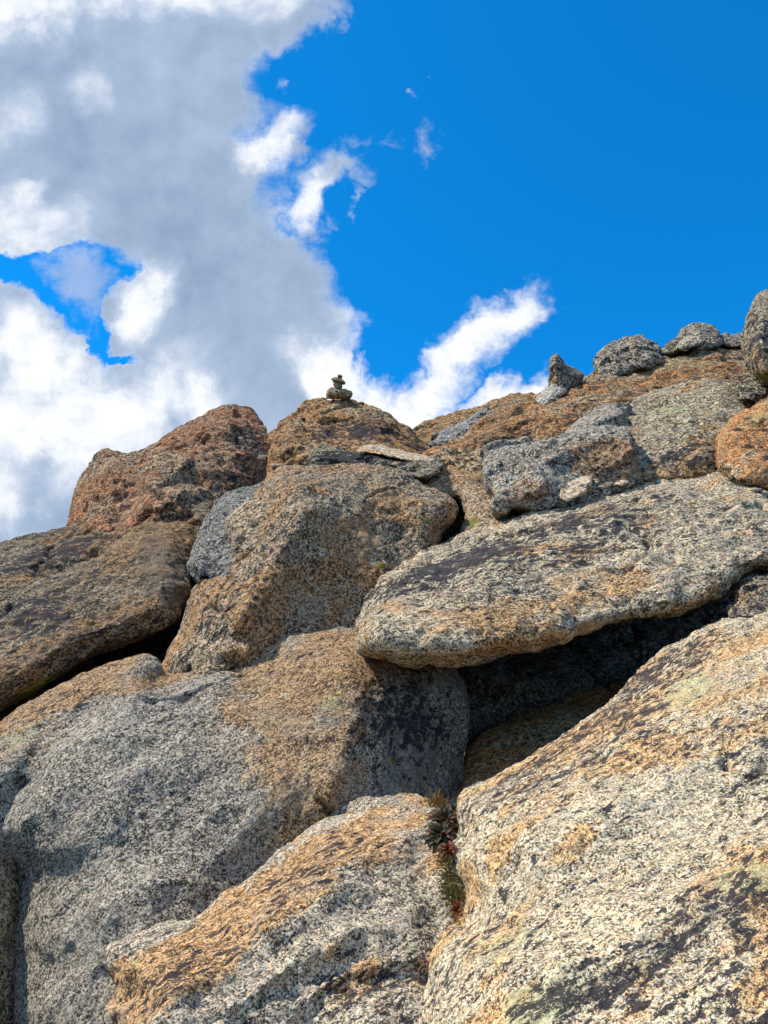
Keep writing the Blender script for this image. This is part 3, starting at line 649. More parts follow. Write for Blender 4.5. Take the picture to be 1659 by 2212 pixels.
boulder('rock', 'dark lichened stone ledge behind the middle boulder, carrying a pale flat flake', 'rock',
        [(668, 1005), (672, 978), (690, 962), (712, 961), (740, 970), (780, 977), (850, 985), (940, 988), (960, 1000), (930, 1030), (800, 1040), (690, 1030)],
        [(690, 1010, 7.9), (930, 1000, 8.2), (800, 965, 8.7)], 18, 0.12, 0.7, granite('olive_grey_ledge', 30, tint=(0.66, 0.64, 0.52), dark=0.03, black=0.02, seed=31, k=0.3),
        feats=[('ridge', [(680, 975), (800, 990), (930, 992)], 0.12, 30, 40)], stains=[('b', 735, 992, 90, 18, 0, 1.0), ('l', 700, 970, 30, 10, 0, 0.5)], seed=21, jitter=1.6, rough=0.06, wl=0.8, px=1.5, chip=0.02)
g_pale = granite('pale_flake_granite', 30, tint=(0.92, 0.82, 0.71), orange=0.05, black=-0.2, dark=-0.14, seed=12, k=0.5, peach=0.4)
boulder('rock', 'flat pale flake of stone lying on the dark ledge below the cairn boulder', 'rock',
        [(772, 977), (784, 964), (815, 962), (850, 968), (885, 976), (925, 985), (944, 991), (930, 998), (890, 996), (840, 986), (800, 979)],
        [(790, 980, 8.05), (930, 998, 8.1), (830, 962, 8.6)], 14, 0.07, 0.3, g_pale, stains=[('o', 810, 978, 30, 6, -8, 0.6)], seed=22, jitter=0.8, rough=0.04, px=1.3)
boulder('boulder', 'low tan boulder with moss at its foot, sloping down behind the long slab', 'boulder',
        [(760, 1010), (830, 1008), (890, 998), (945, 985), (990, 975), (1030, 978), (1060, 990), (1080, 1040), (1120, 1090), (1130, 1150), (1060, 1175), (1000, 1180), (994, 1150), (1003, 1105), (985, 1075), (900, 1070), (800, 1060)],
        [(850, 1060, 8.1), (1080, 1100, 7.5), (960, 985, 9.4)], 70, 0.40, 1.0, g_tan,
        feats=[('ridge', [(830, 1040), (960, 1020), (1060, 1060)], 0.16, 70, 110)],
        stains=[('m', 1045, 1128, 50, 12, 10, 0.42), ('m', 1010, 1118, 24, 24, 0, 0.35), ('b', 1010, 1090, 60, 20, 0, 0.3), ('o', 960, 1030, 100, 20, -10, 0.25)],
        seed=23, jitter=1.6, rough=0.03, wl=0.4, px=1.7)
boulder('boulder', 'low olive brown boulder on the far skyline notch right of the cairn boulder', 'boulder',
        [(860, 950), (885, 930), (920, 911), (960, 899), (1000, 887), (1050, 871), (1090, 857), (1115, 853), (1140, 851), (1170, 858), (1220, 880), (1200, 960), (1050, 1010), (920, 1000), (880, 980)],
        [(900, 980, 11.5), (1150, 950, 11.5), (1050, 870, 13.5)], 60, 0.5, 1.2,
        granite('olive_granite', 20, tint=(0.72, 0.62, 0.46), orange=0.14, dark=0.02, seed=13, k=0.5), seed=24, jitter=2.0, rough=0.05, px=1.5, chip=0.012)
boulder('rock', 'slanting blue grey stone lying in the notch between two orange boulders', 'rock',
        [(928, 972), (934, 942), (955, 930), (1000, 910), (1022, 897), (1040, 886), (1060, 886), (1066, 900), (1040, 930), (1000, 955), (960, 985)],
        [(935, 970, 10.9), (1040, 940, 11), (1000, 900, 11.8)], 26, 0.25, 0.7,
        granite('blue_grey_stone', 22, tint=(0.62, 0.66, 0.74), black=0.0, dark=0.02, seed=14, peach=0.1), feats=[('ridge', [(1030, 890), (1000, 930), (960, 960)], 0.1, 30, 30)], seed=25, jitter=1.2, rough=0.04, px=1.4, chip=0.02)

g_orange = granite('orange_streaked_granite', 20, tint=(0.78, 0.67, 0.51), orange=0.26, black=-0.01, dark=0.03, seed=15, k=0.68, peach=0.5, sdir=(0.92, 0.3, 0.2), ocol=(1.0, 0.60, 0.32))
boulder('boulder', 'huge orange boulder sloping up to the right skyline beneath the perched stones', 'boulder',
        [(920, 985), (960, 962), (1000, 938), (1045, 908), (1100, 892), (1160, 862), (1205, 845), (1250, 818), (1290, 800), (1350, 784), (1430, 766), (1500, 748), (1560, 733), (1620, 722), (1720, 712),
         (1900, 740), (1950, 900), (1700, 1050), (1400, 1120), (1100, 1090), (980, 1030)],
        [(1000, 960, 9.6), (1350, 960, 9.8), (1550, 745, 14.5)], 120, 0.8, 2.2, g_orange,
        feats=[('dome', 1400, 850, 300, 60, 18, 0.4), ('ridge', [(950, 975), (1150, 900), (1350, 820)], 0.2, 60, 90)],
        stains=[('b', 1180, 900, 120, 22, 22, 0.25), ('l', 1480, 790, 70, 20, 5, 0.5), ('o', 1560, 760, 70, 24, 10, 0.5), ('b', 1100, 950, 100, 16, 15, 0.2)],
        facet=(40, 0.10), seed=26, jitter=1.8, rough=0.03, wl=0.25, px=1.6, chip=0.004, strata=((-0.2, -0.5, 1), 0.20, 0.03), prough=0.56)
g_greyd = granite('grey_tan_granite', 26, tint=(0.84, 0.79, 0.68), orange=0.06, black=0.0, dark=0.02, seed=16, k=0.5, peach=0.35, lichen=0.04)
boulder('boulder', 'rounded grey tan boulder with a dark hole near its foot, behind the fractured block', 'boulder',
        [(1240, 960), (1280, 915), (1330, 880), (1385, 853), (1450, 830), (1500, 820), (1550, 818), (1600, 832), (1630, 862), (1640, 910), (1600, 990), (1540, 1040), (1440, 1075), (1340, 1080), (1260, 1040)],
        [(1350, 1040, 7.9), (1600, 960, 8.3), (1480, 825, 10.4)], 110, 0.75, 1.3, g_greyd,
        feats=[('ridge', [(1300, 910), (1430, 900), (1520, 900), (1590, 880)], 0.2, 90, 120), ('dome', 1408, 997, 7, 5, 0, -0.22), ('dome', 1387, 1010, 4, 4, 0, -0.1)],
        stains=[('b', 1490, 985, 70, 34, 10, 0.85), ('b', 1420, 930, 60, 12, 10, 0.5), ('b', 1408, 997, 9, 6, 0, 1.0), ('s', 1410, 1000, 50, 22, 0, 0.5), ('l', 1440, 880, 60, 14, 10, 0.6), ('b', 1560, 890, 50, 16, 30, 0.3), ('o', 1380, 880, 60, 14, 20, 0.3)],  # small black spot over the dent paints in the shade of the hole
        seed=27, jitter=1.6, rough=0.03, wl=0.3, px=1.6, prough=0.56)

g_block = granite('fractured_grey_granite', 30, tint=(0.95, 0.95, 0.95), orange=0.0, ocol=(1.0, 0.58, 0.32), black=-0.06, dark=0.01, seed=17, k=0.3, peach=0.3, bump=1.0)
boulder('boulder', 'angular fractured grey block with a rust brown right face, above the long slab', 'boulder',
        [(1043, 1000), (1044, 975), (1078, 964), (1150, 956), (1200, 944), (1235, 925), (1262, 902), (1315, 881), (1354, 878), (1362, 905), (1372, 950), (1377, 1000), (1373, 1045), (1340, 1075),
         (1290, 1085), (1230, 1105), (1150, 1115), (1105, 1100), (1098, 1118), (1066, 1113), (1058, 1095), (1066, 1072), (1050, 1045)],
        [(1080, 1090, 6.95), (1370, 1040, 7.2), (1250, 900, 8.9)], 18, 0.14, 1.2, g_block, curve=False,
        feats=[('ridge', [(1100, 1010), (1160, 1005), (1215, 975), (1290, 945), (1365, 940)], 0.75, 45, 140), ('ridge', [(1180, 980), (1165, 1010), (1180, 1060)], 0.10, 60, 40),
               ('ridge', [(1050, 1000), (1120, 998), (1200, 1005), (1270, 990)], -0.10, 10, 12), ('step', [(1060, 1060), (1130, 1040), (1210, 1030)], 0.10, 8, 60), ('ridge', [(1250, 925), (1330, 900)], 0.1, 30, 30), ('ridge', [(1065, 1075), (1100, 1070), (1110, 1100)], -0.05, 8, 10)],
        stains=[('o', 1310, 990, 85, 46, 5, 1.2), ('o', 1140, 1060, 70, 24, 10, 0.55), ('b', 1230, 1005, 36, 26, 0, 0.9), ('b', 1330, 1000, 60, 34, 0, 0.25), ('b', 1150, 1080, 60, 18, 10, 0.6), ('b', 1110, 1015, 60, 8, 0, 0.5)],
        seed=28, jitter=1.6, rough=0.018, wl=0.3, chip=0.030, px=1.3, facet=(22, 0.13), prough=0.6)
boulder('rock', 'small angular pale stone wedged at the foot of the fractured grey block', 'rock',
        [(1206, 1078), (1207, 1048), (1222, 1026), (1238, 1022), (1252, 1027), (1264, 1026), (1281, 1031), (1278, 1052), (1262, 1068), (1225, 1084)],
        [(1210, 1075, 6.6), (1275, 1060, 6.6), (1240, 1025, 6.95)], 7, 0.06, 0.25, g_pale, curve=False,
        feats=[('ridge', [(1205, 1050), (1225, 1042), (1250, 1046), (1282, 1038)], 0.12, 22, 34)], stains=[('s', 1240, 1050, 50, 30, 0, 0.3)], seed=29, jitter=0.8, rough=0.04, chip=0.03, px=1.2)
for k_, (lab, poly) in enumerate([('little flat tan stone on the slab just right of the pale angular stone', [(1288, 1046), (1292, 1036), (1306, 1032), (1322, 1036), (1326, 1046), (1310, 1053)]),
                                  ('little pale pointed stone below the rust brown face of the block', [(1328, 1044), (1334, 1034), (1345, 1031), (1356, 1036), (1357, 1044), (1344, 1050)])]):
    boulder('rock', lab, 'rock', poly, [(poly[0][0], 1050, 6.9), (poly[3][0], 1050, 6.9), (1320, 1030, 7.15)], 9, 0.06, 0.14, g_pale if k_ else g_tan, seed=40+k_, jitter=0.6, rough=0.06, px=1.1, chip=0.02)

g_ro = granite('bright_orange_granite', 32, tint=(0.98, 0.82, 0.62), orange=0.34, black=0.0, dark=-0.04, seed=18, k=0.5, peach=0.5, ocol=(1.0, 0.55, 0.24))
boulder('boulder', 'bright orange rounded boulder at the right edge resting on the long slab', 'boulder',
        [(1544, 985), (1547, 950), (1560, 925), (1585, 902), (1620, 880), (1665, 860), (1760, 850), (1830, 900), (1820, 1000), (1700, 1060), (1600, 1050), (1555, 1020)],
        [(1560, 1000, 7.1), (1750, 1000, 7.1), (1660, 870, 8.4)], 70, 0.42, 0.9, g_ro,
        feats=[('ridge', [(1575, 925), (1590, 960), (1640, 990)], 0.12, 60, 60)],
        stains=[('s', 1560, 985, 16, 30, 0, 0.5), ('l', 1635, 905, 40, 12, 25, 0.8), ('b', 1630, 940, 40, 30, 30, 0.6), ('o', 1600, 930, 70, 60, 0, 0.8), ('b', 1620, 985, 50, 20, 0, 0.3)], seed=30, jitter=1.4, rough=0.03, px=1.6)
g_darkr = granite('dark_lichened_granite', 24, tint=(0.74, 0.70, 0.60), orange=0.06, black=0.03, dark=0.05, seed=19, k=0.2, peach=0.3)
boulder('boulder', 'tall dark rounded boulder cut by the right edge of the skyline', 'boulder',
        [(1607, 760), (1606, 725), (1611, 695), (1620, 665), (1636, 640), (1665, 625), (1740, 610), (1820, 660), (1840, 760), (1790, 840), (1700, 860), (1660, 838), (1630, 815), (1614, 790)],
        [(1620, 780, 9.4), (1750, 800, 9.4), (1680, 630, 10.8)], 60, 0.7, 1.0, g_darkr,
        feats=[('ridge', [(1660, 640), (1645, 720), (1650, 830)], 0.3, 50, 80)], stains=[('m', 1648, 815, 18, 14, 0, 0.8), ('b', 1660, 800, 24, 60, 0, 0.6), ('b', 1640, 720, 20, 60, 0, 0.3)], seed=31, jitter=1.6, rough=0.04, px=1.5, chip=0.01)
g_gs = granite('grey_perched_granite', 17, tint=(0.95, 0.93, 0.88), orange=0.0, black=0.0, dark=0.05, seed=20, k=0.2, peach=0.3, bump=1.0)
boulder('rock', 'dark grey rounded stone perched on the orange skyline slope, right of the pointed stone', 'rock',
        [(1284, 805), (1287, 778), (1297, 758), (1312, 743), (1335, 733), (1360, 729), (1385, 728), (1408, 736), (1425, 748), (1432, 764), (1428, 785), (1380, 805), (1320, 820)],
        [(1290, 800, 12.6), (1425, 780, 12.9), (1360, 730, 13.8)], 40, 0.5, 0.9, g_gs, seed=32, jitter=1.8, rough=0.05, wl=0.3, px=1.4, chip=0.02, facet=(24, 0.25))
boulder('rock', 'pointed upright grey stone leaning on the orange skyline slope', 'rock',
        [(1189, 832), (1186, 818), (1191, 806), (1184, 796), (1190, 789), (1189, 774), (1196, 772), (1200, 764), (1206, 770), (1212, 780), (1226, 790), (1240, 799), (1258, 811), (1252, 824), (1236, 838), (1216, 850), (1200, 848)],
        [(1195, 830, 11.2), (1250, 820, 11.5), (1205, 770, 11.6)], 18, 0.18, 0.4, g_gs, curve=False,
        feats=[('ridge', [(1198, 768), (1198, 800), (1225, 842)], 0.16, 14, 40), ('ridge', [(1200, 800), (1250, 815)], 0.05, 12, 12)],
        stains=[('o', 1195, 812, 10, 20, 20, 0.8), ('s', 1225, 812, 20, 12, -30, 0.6)], seed=33, jitter=0.5, rough=0.012, chip=0.0, px=0.75, facet=(8, 0.15))
boulder('rock', 'low pale grey stone at the foot of the pointed upright stone on the skyline', 'rock',
        [(1155, 866), (1168, 848), (1182, 834), (1196, 823), (1208, 826), (1226, 838), (1224, 848), (1205, 864), (1175, 880)],
        [(1165, 865, 10.9), (1220, 850, 10.9), (1195, 825, 11.3)], 18, 0.18, 0.4, granite('pale_grey_stone', 24, tint=(0.92, 0.94, 0.96), dark=-0.03, black=-0.06, seed=21, peach=0.15), curve=False,
        feats=[('ridge', [(1196, 824), (1190, 850)], 0.08, 20, 20)], seed=34, jitter=0.8, rough=0.04, chip=0.03, px=1.1)
boulder('rock', 'domed grey stone on the skyline between the dark rounded stone and the tall edge boulder', 'rock',
        [(1462, 735), (1465, 720), (1474, 708), (1490, 700), (1510, 697), (1532, 701), (1548, 711), (1556, 724), (1556, 745), (1500, 760)],
        [(1470, 735, 13.8), (1550, 735, 13.8), (1510, 698, 14.5)], 20, 0.35, 0.6, g_gs, seed=35, jitter=1.2, rough=0.05, px=1.2, chip=0.02)
boulder('rock', 'pale angular chip of stone leaning in front of the domed grey skyline stone', 'rock',
        [(1458, 754), (1464, 742), (1480, 728), (1500, 717), (1512, 712), (1520, 722), (1532, 733), (1510, 746), (1480, 758)],
        [(1465, 752, 13.0), (1530, 740, 13.0), (1505, 713, 13.3)], 12, 0.12, 0.3, granite('pale_tan_stone', 18, tint=(0.85, 0.82, 0.76), dark=-0.02, seed=22), curve=False, seed=36, jitter=0.6, rough=0.04, chip=0.03, px=1.0)
boulder('rock', 'low dark stone on the skyline just right of the dark rounded stone', 'rock',
        [(1430, 762), (1434, 748), (1444, 738), (1458, 731), (1472, 729), (1484, 738), (1475, 756), (1450, 768)],
        [(1435, 762, 13.3), (1475, 758, 13.3), (1460, 730, 13.7)], 12, 0.2, 0.4, g_darkr, seed=37, jitter=1.0, rough=0.05, px=1.1, chip=0.03, stains=[('b', 1455, 745, 40, 30, 0, 0.4)])
boulder('rock', 'thin row of low grey stone along the crest beside the tall edge boulder', 'rock',
        [(1548, 738), (1553, 724), (1566, 720), (1582, 722), (1596, 719), (1612, 722), (1640, 722), (1640, 745), (1580, 750)],
        [(1550, 740, 14.0), (1635, 740, 14.0), (1590, 718, 14.6)], 12, 0.25, 0.5, g_gs, seed=38, jitter=1.4, rough=0.07, px=1.2, chip=0.04)
boulder('rock', 'jumbled small grey stone in the dark cleft under the tall edge boulder', 'rock',
        [(1588, 850), (1596, 832), (1610, 820), (1630, 818), (1650, 830), (1662, 848), (1640, 862), (1608, 866)],
        [(1590, 850, 8.9), (1655, 850, 8.9), (1620, 820, 9.3)], 14, 0.2, 0.4, g_gs, seed=39, jitter=1.6, rough=0.08, px=1.2, chip=0.06)
boulder('rock', 'knobbly brown stone propped between the long slab and the pale boulder at the right edge', 'rock',
        [(1568, 1328), (1570, 1308), (1586, 1298), (1592, 1275), (1600, 1256), (1618, 1242), (1645, 1238), (1700, 1240), (1740, 1280), (1720, 1350), (1640, 1360), (1590, 1348)],
        [(1580, 1330, 4.75), (1700, 1330, 4.75), (1650, 1240, 5.1)], 34, 0.16, 0.35, granite('brown_knobbly_granite', 42, tint=(0.66, 0.60, 0.54), orange=0.05, dark=0.02, seed=23, k=0.3, peach=0.4), seed=45, jitter=1.5, rough=0.07, wl=0.35, px=1.4, chip=0.03)

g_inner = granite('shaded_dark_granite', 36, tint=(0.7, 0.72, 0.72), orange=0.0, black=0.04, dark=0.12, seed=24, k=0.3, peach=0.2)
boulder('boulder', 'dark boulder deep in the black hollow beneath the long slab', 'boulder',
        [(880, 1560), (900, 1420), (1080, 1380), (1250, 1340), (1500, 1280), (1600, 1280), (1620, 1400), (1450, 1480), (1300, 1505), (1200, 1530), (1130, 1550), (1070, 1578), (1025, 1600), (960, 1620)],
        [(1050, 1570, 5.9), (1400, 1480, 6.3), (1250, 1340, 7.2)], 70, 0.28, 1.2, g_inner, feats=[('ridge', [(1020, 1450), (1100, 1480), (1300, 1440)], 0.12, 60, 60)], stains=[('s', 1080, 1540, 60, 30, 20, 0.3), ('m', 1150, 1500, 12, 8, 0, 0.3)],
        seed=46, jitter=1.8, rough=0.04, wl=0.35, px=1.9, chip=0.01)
boulder('boulder', 'shaded brown boulder sunk in the hollow behind the pale sloping boulder', 'boulder',
        [(960, 1760), (985, 1690), (1010, 1630), (1050, 1575), (1120, 1530), (1200, 1490), (1320, 1440), (1450, 1400), (1560, 1400), (1500, 1600), (1300, 1750), (1100, 1820)],
        [(1020, 1720, 4.6), (1300, 1620, 4.9), (1250, 1520, 5.9)], 60, 0.2, 0.8,
        granite('brown_shaded_granite', 40, tint=(1.15, 0.90, 0.66), orange=0.25, black=-0.08, dark=-0.06, seed=25, k=0.3, peach=0.4), seed=47, jitter=1.4, rough=0.03, px=1.9)
boulder('boulder', 'sliver of tan boulder along the lower left edge behind the massive grey boulder', 'boulder',
        [(-250, 1780), (-80, 1790), (60, 1800), (90, 1900), (70, 2100), (60, 2300), (0, 2500), (-200, 2500), (-330, 2100)],
        [(-150, 2200, 3.6), (60, 2200, 4.0), (0, 1800, 4.3)], 90, 0.4, 1.2,
        granite('sandy_granite', 46, tint=(0.92, 0.84, 0.70), orange=0.05, dark=-0.02, seed=26), seed=48, jitter=1.5, rough=0.03, px=2.0)
boulder('boulder', 'dark filler boulder added to back the shaded cleft between the middle and mossy boulders', 'boulder',
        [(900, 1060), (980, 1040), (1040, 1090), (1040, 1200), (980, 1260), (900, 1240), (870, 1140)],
        [(900, 1200, 8.6), (1030, 1200, 8.6), (960, 1050, 9.2)], 40, 0.2, 0.6, g_inner, seed=50, jitter=1.5, rough=0.05, px=2.2)  # added filler, coloured dark so the cleft reads as deep shade
boulder('boulder', 'dark filler boulder added at the back of the gap under the broad left boulder', 'boulder',
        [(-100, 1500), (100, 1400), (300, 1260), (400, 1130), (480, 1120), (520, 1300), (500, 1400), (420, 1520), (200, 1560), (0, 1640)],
        [(0, 1560, 6.6), (400, 1450, 6.8), (300, 1260, 8.2)], 70, 0.2, 0.9, g_inner, seed=49, jitter=1.5, rough=0.03, px=2.2)  # added filler that shuts out sky behind the gap, coloured dark

# ------------------------------------------------------------------ pebbles on the slab, knobs
g_peb = granite('dark_pebble', 60, tint=(0.42, 0.44, 0.50), dark=0.06, seed=27, peach=0.1)
for k_, (px_, py_, r_, w_, lab) in enumerate([(1581, 1034, 10, 6.95, 'dark flat pebble on the top of the slab below the orange edge boulder'),
                                              (1302, 1148, 9, 5.62, 'dark oval pebble midway along the streaked top of the slab'),
                                              (1226, 1151, 7, 5.56, 'grey pebble left of the dark oval pebble on the slab'),
                                              (1190, 1187, 6, 5.30, 'small bluish pebble beside the black streak on the slab'),
                                              (1148, 1190, 6, 5.32, 'smallest pebble at the left end of the pebble line on the slab'),
                                              (1636, 1062, 9, 6.7, 'dark broken pebble near the right edge on top of the slab')]):
    exec_specs.append((px_, py_, r_, lab, k_))

# cairn stones: four loose stones balanced on one another
def cq(pts): return [(674+x*0.0729, 778.3+y*0.0729) for x, y in pts]
g_cairn = granite('cairn_granite', 30, tint=(1.0, 0.90, 0.70), orange=0.0, black=-0.02, dark=0.0, seed=28, k=0.2, peach=0.3)
g_cairn2 = granite('cairn_granite_pale', 30, tint=(0.72, 0.64, 0.55), orange=0.0, black=-0.02, dark=0.0, seed=29, k=0.2, peach=0.5)
bpy.context.view_layer.update()
_ok, _loc, *_r = scene.ray_cast(bpy.context.evaluated_depsgraph_get(), Vector(CAM), Vector(ray(733, 868)).normalized())
cw = float((np.array(_loc)-CAM) @ FWD)+0.12 if _ok else 11.35
print('cairn depth', cw)
for lab, pts, dw, th, mt, ft in [
    ('broad slanting bottom stone of the cairn, lying on the domed boulder', [(440, 1130), (425, 980), (460, 880), (560, 790), (660, 800), (730, 845), (870, 850), (990, 852), (1185, 925), (1200, 990), (1150, 1090), (1080, 1165), (900, 1150), (600, 1140)], 0, 0.11, g_cairn, [('ridge', cq([(440, 900), (640, 950), (720, 870), (1190, 940)]), 0.04, 8, 12)]),
    ('small round second stone of the cairn, just above the broad bottom stone', [(636, 705), (650, 650), (740, 640), (860, 670), (892, 740), (880, 830), (800, 868), (720, 850), (665, 780)], 0, 0.07, g_cairn, []),
    ('flat tilted third stone of the cairn, under the tiny top stone', [(583, 560), (690, 505), (800, 515), (880, 560), (960, 610), (987, 670), (930, 717), (820, 690), (720, 660), (640, 630)], 0, 0.08, g_cairn2, [('ridge', cq([(600, 580), (740, 590), (960, 650)]), 0.03, 5, 6)]),
    ('tiny topmost stone of the cairn against the cloud', [(748, 465), (790, 415), (860, 425), (905, 480), (862, 545), (800, 530)], 0, 0.05, g_cairn, [])]:
    pp = cq(pts)
    _c = np.mean(pp, 0); pp = [tuple(_c+(np.array(q)-_c)*(1.14 if th < 0.1 else 1.04)) for q in pp]
    boulder('cairn_stone', lab, 'stone', pp, [(700, 860, cw), (760, 860, cw), (730, 800, cw)], 6 if th < 0.1 else 10, th, th, mt, feats=ft, curve=len(pts) < 10, seed=60+len(pts), jitter=0.35, rough=0.05, px=0.6, chip=0.03, pnorm=5, group='stones of the cairn')

print('rocks', NV, 'verts', round(time.time()-T0, 1), 's')
bpy.context.view_layer.update()
dg = bpy.context.evaluated_depsgraph_get()
def hit(x, y):
    d = Vector(ray(x, y)).normalized()
    ok, loc, nrm, idx, ob, mx_ = scene.ray_cast(dg, Vector(CAM), d)
    return (np.array(loc), np.array(nrm), ob.name) if ok else (None, None, None)

def make_pebble(loc, nrm, r, seed, mat, name='pebble'):
    import bmesh
    bm = bmesh.new(); bmesh.ops.create_icosphere(bm, subdivisions=3, radius=1)
    V = np.array([v.co[:] for v in bm.verts]); F = np.array([[v.index for v in f.verts] for f in bm.faces]); bm.free()
    V = V*(1+0.22*fbm(V+seed*7, 1.1, 3, 0.5, seed))[:, None]*np.array([1.25, 0.9, 0.55])*r
    q = Vector(nrm).to_track_quat('Z', 'Y'); M = np.array(q.to_matrix())
    V = V @ M.T+loc+np.array(nrm)*r*0.25
    z = np.zeros((len(V), 4))
    return link_mesh(name, V, F, mat, {'st': z, 'st2': z})
for x, y, r, lab, k_ in exec_specs:
    l, n_, nm = hit(x, y)
    if l is not None:
        tag(make_pebble(l, n_, r*np.linalg.norm(l-CAM)/FD*0.85, k_+3, g_peb), lab, 'pebble', 'pebbles lying on the slab')
for k_, (x, y, r) in enumerate([(1386, 1041, 5), (1408, 1038, 4), (1440, 1030, 5), (1466, 1026, 4), (1500, 1018, 6), (1524, 1011, 4), (1300, 1052, 4), (1365, 1047, 5)]):
    l, n_, nm = hit(x, y+3)
    if l is not None:
        tag(make_pebble(l, n_, r*np.linalg.norm(l-CAM)/FD, k_+31, g_tan, 'stone_chip'), 'little tan chip of stone lodged along the upper edge of the long slab', 'stone chip', 'chips of stone along the upper edge of the slab')
for x, y, r, lab in [(780, 866, 6, 'orange nub of stone on the crown of the domed boulder, right of the cairn'), (598, 1010, 9, 'small pinkish knob of stone on the top left corner of the middle boulder')]:
    for dy in range(0, 14):
        l, n_, nm = hit(x, y+dy)
        if l is not None and np.linalg.norm(l-CAM) < 13.5: break
    if l is not None: tag(make_pebble(l, (0, -0.3, 1), r*np.linalg.norm(l-CAM)/FD, int(x), g_pale if x < 700 else g_dome, 'rock'), lab, 'rock')

# ------------------------------------------------------------------ crevice plants
def plant_mat(name, c1, c2, c3, sc=60, sheen=0.35):
    mat = bpy.data.materials.new(name); mat.use_nodes = True
    g = G(mat.node_tree); bs = g.n['Principled BSDF']
    co = g.node('ShaderNodeTexCoord').outputs['Object']
    n = g.noise(co, sc, 3, 0.6)
    g.put(bs.inputs['Base Color'], g.ramp(n, [(0.35, c1), (0.52, c2), (0.68, c3)]))
    bs.inputs['Roughness'].default_value = 0.55; bs.inputs['Specular IOR Level'].default_value = sheen
    return mat
m_leaf = plant_mat('dark_red_green_leaf', (0.015, 0.035, 0.010), (0.05, 0.03, 0.014), (0.14, 0.022, 0.018), 40, 0.2)
m_red = plant_mat('red_orange_leaf', (0.05, 0.015, 0.01), (0.16, 0.035, 0.018), (0.33, 0.10, 0.03), 70, 0.2)
m_grass = plant_mat('dry_olive_grass', (0.05, 0.06, 0.012), (0.16, 0.14, 0.03), (0.34, 0.22, 0.07), 40)
m_grassd = plant_mat('dry_orange_grass', (0.16, 0.09, 0.02), (0.36, 0.20, 0.05), (0.50, 0.32, 0.12), 40)
rnd = random.Random(5)
def leaf(base, dirv, up, L, W, VV, FF, cup=0.25, droop=0.3):
    d = np.array(dirv, float); d /= np.linalg.norm(d); s = np.cross(d, up); s /= max(1e-6, np.linalg.norm(s)); n = np.cross(s, d)
    k0 = len(VV); K = 7
    for i in range(K):
        t = i/(K-1); wdt = W*(0.22+1.0*math.sin(math.pi*min(1, t*0.80+0.14))**1.1)*(1 if i < K-1 else 0.25)
        c = np.array(base)+d*L*t+n*L*(0.25*math.sin(t*2.2)-droop*t*t)
        for j in (-1, -0.5, 0, 0.5, 1):
            VV.append(c+s*wdt*j*0.5+n*abs(j)**1.5*wdt*cup)
    for i in range(K-1):
        for j in range(4):
            a = k0+i*5+j; FF.append([a, a+1, a+6, a+5])
def solid(VV, FF, th):
    V = np.array(VV); F = np.array(FF)
    fn = np.zeros_like(V)
    nn = np.cross(V[F[:, 1]]-V[F[:, 0]], V[F[:, 3]]-V[F[:, 0]])
    for k_ in range(4): np.add.at(fn, F[:, k_], nn)
    fn /= np.maximum(1e-12, np.linalg.norm(fn, axis=1))[:, None]
    return np.vstack([V+fn*th/2, V-fn*th/2]), np.vstack([F, F[:, ::-1]+len(V)])
def base_at(x, y, push=0.02):
    l, n_, nm = hit(x, y)
    if l is None: return None
    return l
def leafy(x, y, nleaf, L, mat, lab, grp=None, pull=0.05, spread=1.0):
    b = base_at(x, y); b = b-ray(x, y)/np.linalg.norm(ray(x, y))*pull
    VV, FF = [], []
    for i in range(nleaf):
        a = i*2.39996; t = (i+0.5)/nleaf
        el = 1.25-1.35*t
        # rosette opens out of the crack: towards the camera and upward
        ax = np.array([0.05, -0.75, 0.62]); ax /= np.linalg.norm(ax)
        e1 = np.array([1, 0, 0]); e2 = np.cross(ax, e1)
        d = ax*math.sin(el)+(e1*math.cos(a)+e2*math.sin(a))*math.cos(el)*spread
        l_ = L*(0.6+0.55*t)*rnd.uniform(0.8, 1.15)
        leaf(b+d*0.004+np.array([rnd.uniform(-1, 1), 0, rnd.uniform(-1, 1)])*L*0.10, d+np.array([rnd.uniform(-.2, .2) for _ in range(3)]), ax, l_, l_*0.36, VV, FF)
    V, F = solid(VV, FF, 0.0012)
    return tag(link_mesh('leafy_plant', V, F, mat, origin=b), lab, 'plant', grp)
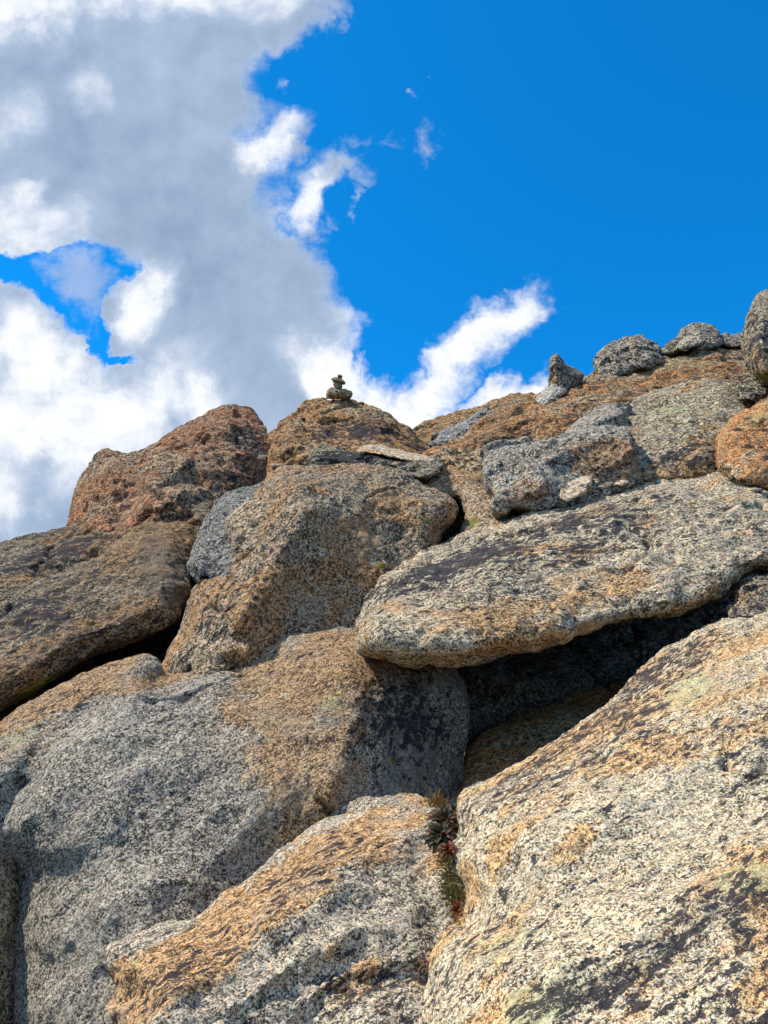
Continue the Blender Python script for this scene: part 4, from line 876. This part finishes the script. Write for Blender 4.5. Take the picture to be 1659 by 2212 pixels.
def tuft(x, y, nb, L, mat, lab, lean=(0, -0.3, 1), grp=None, rad=0.02, pull=0.03, fan=0.7):
    b = base_at(x, y); b = b-ray(x, y)/np.linalg.norm(ray(x, y))*pull
    VV, FF = [], []
    for i in range(nb):
        d = np.array(lean, float)+np.array([rnd.gauss(0, fan) for _ in range(3)])*np.array([1, 0.8, 0.6]); d /= np.linalg.norm(d)
        l_ = L*rnd.uniform(0.5, 1.15); p = b+np.array([rnd.gauss(0, rad), rnd.gauss(0, rad*0.4), rnd.gauss(0, rad)])
        s = np.cross(d, [0.2, -1, 0.1]); s /= np.linalg.norm(s); dr = rnd.uniform(0.2, 0.7); w = rnd.uniform(0.0010, 0.0020)
        k0 = len(VV)
        for q in range(5):
            t = q/4; c = p+d*l_*t+np.array([0, -0.1, -1])*l_*dr*t*t*0.6; ww = w*(1-0.85*t)
            VV.append(c-s*ww); VV.append(c+s*ww)
        for q in range(4): FF.append([k0+2*q, k0+2*q+1, k0+2*q+3, k0+2*q+2])
    V, F = solid(VV, FF, 0.0005)
    return tag(link_mesh('grass_tuft', V, F, mat, origin=b), lab, 'grass tuft', 'dry grass tufts in the crack')
leafy(962, 1776, 60, 0.075, m_leaf, 'large dark red and green leafy rosette wedged at the top of the crack', pull=0.07)
leafy(952, 1808, 50, 0.065, m_leaf, 'dark leafy rosette just below the largest one in the crack', pull=0.07)
leafy(980, 1756, 26, 0.050, m_leaf, 'small purple brown leafy sprig against the pale boulder at the crack head', pull=0.05)
leafy(968, 1840, 26, 0.040, m_red, 'cluster of red orange leaves under the dark rosettes in the crack', pull=0.06)
leafy(990, 1972, 8, 0.045, m_red, 'pair of rusty red leaves at the bottom end of the crack', pull=0.04)
tuft(946, 1742, 170, 0.07, m_grassd, 'dry orange grass tuft behind the rosettes at the head of the crack', pull=0.03)
tuft(966, 1858, 150, 0.06, m_grass, 'olive grass tuft hanging below the red leaves in the crack', lean=(0, -0.6, 0.5), pull=0.05)
tuft(972, 1898, 150, 0.055, m_grass, 'sparse olive grass tuft midway down the crack', lean=(0.1, -0.6, 0.4), pull=0.05)
tuft(981, 1936, 170, 0.06, m_grass, 'dense green grass tuft just above the lowest red leaves', lean=(-0.3, -0.6, 0.5), pull=0.05)
tuft(990, 1992, 60, 0.04, m_grassd, 'small withered brown tuft at the very bottom of the crack', lean=(-0.2, -0.6, 0.2), pull=0.03)
print('done', round(time.time()-T0, 1), 's')
